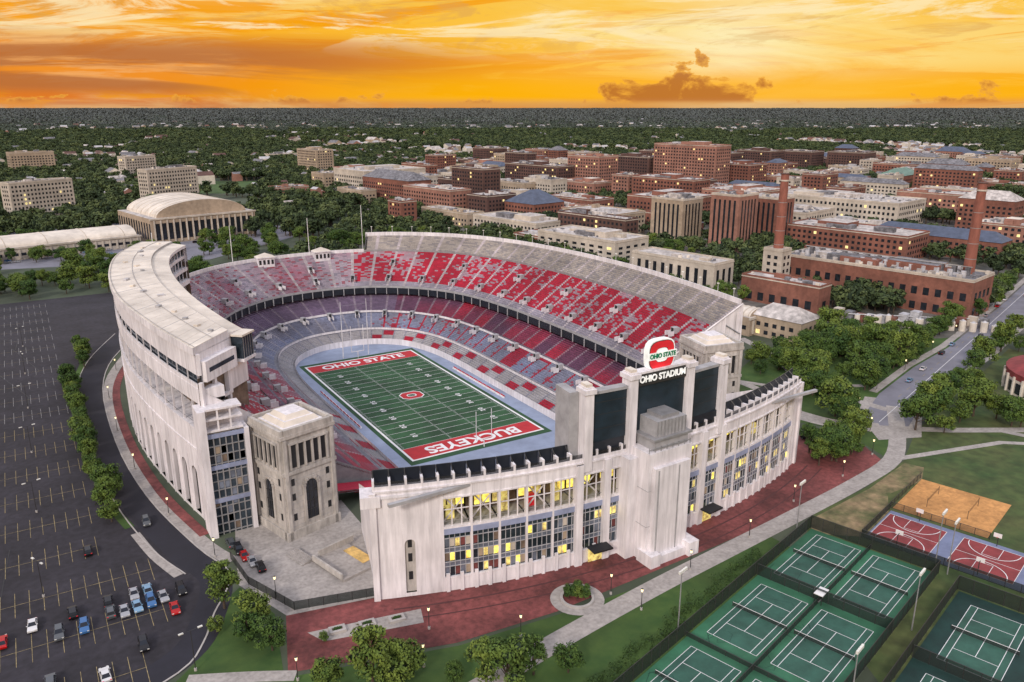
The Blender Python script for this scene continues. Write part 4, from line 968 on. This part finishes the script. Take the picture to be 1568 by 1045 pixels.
pts=[(93,221),(100,228),(107,233),(116,261),(123,261),(122,249),(131,255),(138,261),(115,246),(133,270),(127,258),(119,255),(143,255),(144,246),(154,255),(162,261),(114,288),(115,277),(137,288),(129,295),(117,333),(123,329),(127,324),(133,320),(145,329),(144,315),(150,311),(159,320),(167,320),(156,354),(163,348),(169,343),(136,348),(101,320),(101,307),(239,395),(239,382),(217,338),(225,338),(181,295),(175,290),(109,296),(108,281),(121,300),(154,335),(139,305),(176,330),(185,345),(193,352),(200,362),(210,372),(110,312),(250,410),(262,420),(275,435),(285,450),(300,470),(240,350),(255,362),(268,375),(282,390),(300,405),(320,425),(230,330),(205,300),(215,308)]
RR=random.Random(11)
for c_,r_,n_ in (((128,257),17,30),((112,285),10,12),((140,322),24,20),((150,345),22,18),((112,320),10,8),((178,255),12,6),((100,228),8,9)):
    for _ in range(n_):
        a=RR.random()*6.28; q=r_*math.sqrt(RR.random()); pts.append((c_[0]+q*math.cos(a),c_[1]+q*.7*math.sin(a)))
roadl=[(118,-122),(150,-108),(190,-96),(230,-87),(330,-57),(520,5),(900,130)]
for k in range(30):
    f=k/30; x=150+f*370; y=-108+ (x-150)*.305
    for off in (12.5,-12.5):
        if RR.random()<.85:
            X,Y=x-off*.3,y+off; dX,dY=X-CX,Y-CY; pts.append((dX*ch-dY*sh,dX*sh+dY*ch))
def near_road(x,y,m):
    for k in range(len(roadl)-1):
        ax,ay=roadl[k];bx,by=roadl[k+1]; t=max(0,min(1,((x-ax)*(bx-ax)+(y-ay)*(by-ay))/((bx-ax)**2+(by-ay)**2)))
        if math.dist((x,y),(ax+(bx-ax)*t,ay+(by-ay)*t))<m: return True
    return False
def inside_any(x,y,m=3):
    for q in rects:
        if math.dist((x,y),(q[0],q[1]))<q[2]+m:
            dx,dy=x-q[3],y-q[4]; c,s=math.cos(q[5]),math.sin(q[5]); u,v=dx*c+dy*s,-dx*s+dy*c
            if -m<u<q[6]+m and -m<v<q[7]+m: return True
    return False
for l,d in pts:
    x,y=site(l,d)
    if near_road(x,y,9.5) or inside_any(x,y,2): continue
    plant(x,y,R.uniform(.8,1.4))
def in_stadium(x,y): return (x/116)**2+((y-2)/155)**2<1 or (abs(x)<80 and -150<y<0)
c=0
for _ in range(6000):
    l,d=R.uniform(-430,130),R.uniform(420,640); x,y=site(l,d)
    if in_stadium(x,y) or inside_any(x,y): continue
    if x<-70 and y<243: continue
    if noise.noise((x*.02,y*.02,3))<-.1: continue
    plant(x,y,R.uniform(.9,1.35)); c+=1
    if c>300: break
def crown(seed,mat,nc=8):
    rr=random.Random(seed); b=MB(); b.beam((0,0,0),(0,0,.5),.04,'bark',4)
    for k in range(nc):
        a=k*2.4; hz=rr.uniform(.36,.8); r=.30*rr.uniform(.3,1); cc=(r*math.cos(a),r*math.sin(a),hz)
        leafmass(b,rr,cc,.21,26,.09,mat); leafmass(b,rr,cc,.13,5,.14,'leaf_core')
    return b.mesh('crown')
def grove(seed,mat,core):
    rr=random.Random(seed); b=MB()
    for k in range(16):
        cc=(rr.uniform(-.5,.5),rr.uniform(-.5,.5),rr.uniform(.02,.09)); leafmass(b,rr,cc,rr.uniform(.08,.14),20,.04,mat,.6)
    b.face([(-.5,-.5,.02),(.5,-.5,.02),(.5,.5,.02),(-.5,.5,.02)],core)
    return b.mesh('grove')
def instancer(name,placements,proto,pname):
    vs=[];fs=[]
    for (x,y,s) in placements:
        th=R.random()*6.28; i=len(vs)
        for k in range(4):
            a=th+k*math.pi/2; vs.append((x+s*.7071*math.cos(a),y+s*.7071*math.sin(a),.01))
        fs.append((i,i+1,i+2,i+3))
    me=bpy.data.meshes.new(name); me.from_pydata(vs,[],fs); o=link(name,me); o.instance_type='FACES'; o.use_instance_faces_scale=True; o.show_instancer_for_render=False; o.show_instancer_for_viewport=False
    link(pname,proto,o); return o
mid=[[],[],[]]
def addmid(x,y,s): mid[R.randint(0,2)].append((x,y,s))
c=0
for _ in range(15000):
    l,d=R.uniform(-150,870),R.uniform(400,1500)
    if l>d*.8: continue
    x,y=site(l,d)
    if in_stadium(x,y) or inside_any(x,y,2.5): continue
    if near_road(x,y,11): continue
    if noise.noise((x*.012,y*.012,9))<-.14 and d<1100: continue
    if 150<l<250 and 370<d<400: continue
    addmid(x,y,R.uniform(9,15)); c+=1
    if c>5200: break
houses=[]
c=0
while c<50000:
    u=R.random(); d=math.sqrt(560**2+u*(3200**2-560**2)); l=R.uniform(-.86,.86)*d
    if R.random()<(d-1500)/2600: continue
    x,y=site(l,d)
    if (l>-160 and d<1100): c+=.2; continue
    if d<660 and l>-430: continue
    if -430<l<-330 and 1000<d<1180: continue
    nn=noise.noise((x*.006,y*.006,1)); n2=noise.noise((x*.002,y*.002,5))
    if nn+n2*.6<-.24: 
        if d>1000 and R.random()<.10: houses.append((x,y,R.uniform(.8,1.5 if R.random()<.9 else 3)))
        c+=.3; continue
    dX,dY=x*math.cos(BR)+y*math.sin(BR),-x*math.sin(BR)+y*math.cos(BR)
    if d<2600 and (dX%130<12 or dY%210<10) and R.random()<.75: continue
    if d<1500 and inside_any(x,y,2): continue
    if d>900 and R.random()<.036: houses.append((x,y,R.uniform(.7,1.15 if R.random()<.93 else 2.4))); c+=1; continue
    addmid(x,y,R.uniform(9,19)*(1+max(0,d-1500)/2500)); c+=1
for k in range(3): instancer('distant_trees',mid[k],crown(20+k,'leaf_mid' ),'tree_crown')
far=[[],[]];hz=[]
lnr=math.log(34000/2400)
for _ in range(24000):
    d=2400*math.exp(R.random()*lnr); l=R.uniform(-.9,.9)*d; x,y=site(l,d)
    if noise.noise((x*.0012,y*.0012,2))<-.42: continue
    s=min(230,d/42)*R.uniform(.7,1.3)
    if R.random()<(d-3800)/5000: hz.append((x,y,s*1.2))
    else: far[R.randint(0,1)].append((x,y,s))
    if R.random()<.10 and d<7000: houses.append((x,y,R.uniform(1,2.4)))
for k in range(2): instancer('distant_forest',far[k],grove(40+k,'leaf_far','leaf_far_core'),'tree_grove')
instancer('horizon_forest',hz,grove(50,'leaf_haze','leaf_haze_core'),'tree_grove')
b=MB()
for x,y,s in houses:
    a=BR+R.choice([0,math.pi/2])+R.uniform(-.2,.2); w,l_,h=8*s,12*s,4+2*s; c_,s_=math.cos(a),math.sin(a)
    wm=R.choice(['cream','tan','cream','hvac','brick_pink','roof_white']); rm=R.choice(['roof_gr','roof_lt','roof_gr','hvac','brick_dark'])
    T=lambda u,v,zz:(x+u*c_-v*s_,y+u*s_+v*c_,zz)
    H=h+R.uniform(3,8)
    q=[(-w/2,-l_/2),(w/2,-l_/2),(w/2,l_/2),(-w/2,l_/2)]
    for k in range(4): b.face([T(*q[k],0),T(*q[(k+1)%4],0),T(*q[(k+1)%4],H),T(*q[k],H)],wm)
    b.face([T(*q[0],H),T(*q[3],H),T(0,l_/2,H+w*.3),T(0,-l_/2,H+w*.3)],rm); b.face([T(*q[1],H),T(*q[2],H),T(0,l_/2,H+w*.3),T(0,-l_/2,H+w*.3)],rm)
    for v in (-1,1): b.face([T(-w/2,v*l_/2,H),T(w/2,v*l_/2,H),T(0,v*l_/2,H+w*.3)],wm)
b.obj('distant_houses')
rr=random.Random(5); b=MB()
for i in range(60):
    p=uv(C0,-108+i*1.9,12+rr.uniform(-1.6,1.6))
    if i<54: leafmass(b,rr,(p[0],p[1],.9),rr.uniform(1.2,2.1),95,.24,'hedge',.8)
b.obj('hedge_row')
# ---------------------------------------------------------------- sky & light
w=bpy.data.worlds.new('World'); sc.world=w; w.use_nodes=True; nt=w.node_tree; N=nt.nodes; Lk=nt.links
for n_ in list(N): N.remove(n_)
def nd(t,**k):
    n_=N.new(t)
    for a,v in k.items(): setattr(n_,a,v)
    return n_
def mth(op,a,b_=None,clamp=False):
    n_=nd('ShaderNodeMath',operation=op); n_.use_clamp=clamp
    for i,v in enumerate((a,b_)):
        if v is None: continue
        if isinstance(v,(int,float)): n_.inputs[i].default_value=v
        else: Lk.new(v,n_.inputs[i])
    return n_.outputs[0]
def mix(f,a,b_,mode='MIX'):
    n_=nd('ShaderNodeMix',data_type='RGBA',blend_type=mode)
    for i,v in ((0,f),(6,a),(7,b_)):
        if isinstance(v,(int,float)): n_.inputs[i].default_value=v
        elif isinstance(v,tuple): n_.inputs[i].default_value=(*v,1)
        else: Lk.new(v,n_.inputs[i])
    return n_.outputs[2]
def rng(v,a,b_,c=0,d_=1):
    n_=nd('ShaderNodeMapRange'); n_.interpolation_type='SMOOTHSTEP'; Lk.new(v,n_.inputs[0])
    for i,x in enumerate((a,b_,c,d_)): n_.inputs[i+1].default_value=x
    return n_.outputs[0]
tc=nd('ShaderNodeTexCoord'); sp=nd('ShaderNodeSeparateXYZ'); Lk.new(tc.outputs['Generated'],sp.inputs[0]); Z=sp.outputs[2]
def nz(scale,st,detail=6,dist=0,rough=.6,loc=(0,0,0)):
    mp=nd('ShaderNodeMapping'); mp.inputs['Scale'].default_value=st; mp.inputs['Location'].default_value=loc; Lk.new(tc.outputs['Generated'],mp.inputs[0])
    n_=nd('ShaderNodeTexNoise'); n_.inputs['Scale'].default_value=scale; n_.inputs['Detail'].default_value=detail; n_.inputs['Distortion'].default_value=dist; n_.inputs['Roughness'].default_value=rough
    Lk.new(mp.outputs[0],n_.inputs['Vector']); return n_.outputs['Fac']
def dotv(v):
    dv=nd('ShaderNodeVectorMath',operation='DOT_PRODUCT'); Lk.new(tc.outputs['Generated'],dv.inputs[0]); dv.inputs[1].default_value=v; return mth('MAXIMUM',dv.outputs['Value'],0)
rp=nd('ShaderNodeValToRGB'); e=rp.color_ramp.elements
e[0].position=0;e[0].color=(.60,.16,.03,1);e[1].position=1;e[1].color=(.66,.62,.62,1)
for p_,c_ in ((.05,(.84,.21,.012)),(.14,(.98,.33,.010)),(.32,(.96,.42,.02)),(.55,(.90,.52,.13)),(.8,(.82,.62,.38))):
    q=e.new(p_); q.color=(*c_,1)
Lk.new(mth('DIVIDE',Z,.26,True),rp.inputs[0]); col=rp.outputs[0]
low=rng(Z,.12,.32,1,0)
gd=dotv((.721,.687,.075)); ld=dotv((-.05,.997,.05))
s1=nz(1.6,(1,1,8),9,1.1,.62,(2,0,1)); s2=nz(2.4,(1,1,13),9,1.5,.66,(4,2,0)); s3=nz(1.5,(1,1,11),8,1.0,.64,(9,1,3)); s4=nz(4.2,(1,1,6),10,2.0,.70,(3,7,2)); s5=nz(3.2,(1,1,9),9,1.2,.68,(8,4,6))
right=rng(gd,.76,.985)
col=mix(mth('MULTIPLY',rng(s1,.46,.58),mth('MULTIPLY',low,.9)),col,(.96,.70,.30))
col=mix(mth('MULTIPLY',right,.55),col,(1.0,.62,.05))
col=mix(mth('MULTIPLY',rng(s2,.48,.57),mth('MULTIPLY',low,.85)),col,(.93,.34,.0))
# glow around the hidden sun
g1=mth('POWER',gd,60); g2=mth('POWER',gd,420)
col=mix(mth('MULTIPLY',g1,mth('MULTIPLY',rng(s1,.32,.54),.95)),col,(1.0,.84,.36)); col=mix(mth('MULTIPLY',g2,.75),col,(1.0,.93,.62))
# textured mid-level cloud: shaded undersides and bright fringes
um=mth('MULTIPLY',rng(Z,.045,.085),low)
col=mix(mth('MULTIPLY',rng(s4,.50,.60),mth('MULTIPLY',um,.50)),col,(.70,.36,.10))
col=mix(mth('MULTIPLY',rng(s5,.53,.62),mth('MULTIPLY',um,.75)),col,(1.0,.84,.50))
# smoky streaks low in the left part
lm=mth('MULTIPLY',rng(ld,.80,.985),mth('MULTIPLY',rng(Z,.006,.022),rng(Z,.055,.085,1,0)))
col=mix(mth('MULTIPLY',lm,.6),col,(.84,.22,.015))
col=mix(mth('MULTIPLY',rng(s3,.40,.52),mth('MULTIPLY',lm,.85)),col,(.46,.15,.045))
hb=mth('MULTIPLY',rng(Z,.0,.010),rng(Z,.02,.05,1,0)); col=mix(mth('MULTIPLY',hb,mth('MULTIPLY',right,.85)),col,(1.0,.46,.0))
# low cumulus, thickest below the glow and far right
c1=nz(17,(1,1,1.7),10,.3,.62,(1,3,0)); c2=nz(4.0,(1,1,.3),3,0,.5,(6,0,0))
cl1=rng(gd,.988,.9975)
th=mth('ADD',mth('MULTIPLY',Z,6.2),.47); th=mth('SUBTRACT',th,mth('MULTIPLY',mth('SUBTRACT',c2,.48),1.0)); th=mth('SUBTRACT',th,mth('MULTIPLY',cl1,.10))
dd_=mth('SUBTRACT',c1,th)
msk=mth('MULTIPLY',rng(dd_,.0,.035),rng(Z,.001,.008)); cc=mix(rng(dd_,.0,.12),(.92,.42,.05),(.48,.15,.03))
col=mix(mth('MULTIPLY',msk,.88),col,cc)
# thin warm haze hugging the horizon
col=mix(rng(Z,.0,.012,.55,0),col,(.62,.24,.10))
col=mix(rng(Z,-.02,.0),(.12,.13,.11),col)
hi=rng(Z,.22,.5); n4=nz(2,(1,1,2),5)
hc=mix(rng(n4,.35,.65),(.78,.77,.90),(1.0,.95,.98)); col=mix(hi,col,hc)
bg=nd('ShaderNodeBackground'); Lk.new(col,bg.inputs[0]); bg.inputs[1].default_value=1.0
sky=nd('ShaderNodeTexSky'); sky.sky_type='NISHITA'; sky.sun_disc=False; AZ,EL=rad(230),rad(30); sky.sun_elevation=EL; sky.sun_rotation=AZ
bs=nd('ShaderNodeBackground'); bs.inputs[1].default_value=.05
Lk.new(mix(rng(Z,.15,.4),(0,0,0),sky.outputs[0]),bs.inputs[0])
ad=nd('ShaderNodeAddShader'); Lk.new(bg.outputs[0],ad.inputs[0]); Lk.new(bs.outputs[0],ad.inputs[1]); ow=nd('ShaderNodeOutputWorld'); Lk.new(ad.outputs[0],ow.inputs[0])
sd=bpy.data.lights.new('fill_sun','SUN'); sd.energy=2.0; sd.angle=rad(8); sd.color=(1,.88,.78); so=bpy.data.objects.new('fill_sun',sd); sc.collection.objects.link(so)  # added fill from behind the camera, opposite the sky glow, lifts the facades
so.rotation_euler=Vector((math.sin(AZ)*math.cos(EL),math.cos(AZ)*math.cos(EL),math.sin(EL))).to_track_quat('Z','Y').to_euler()
sc.view_settings.view_transform='Standard'; sc.view_settings.look='None'; sc.view_settings.exposure=0
print('OBJECTS',len(bpy.data.objects),'bays',nb,'campus',cnt,'houses',len(houses))
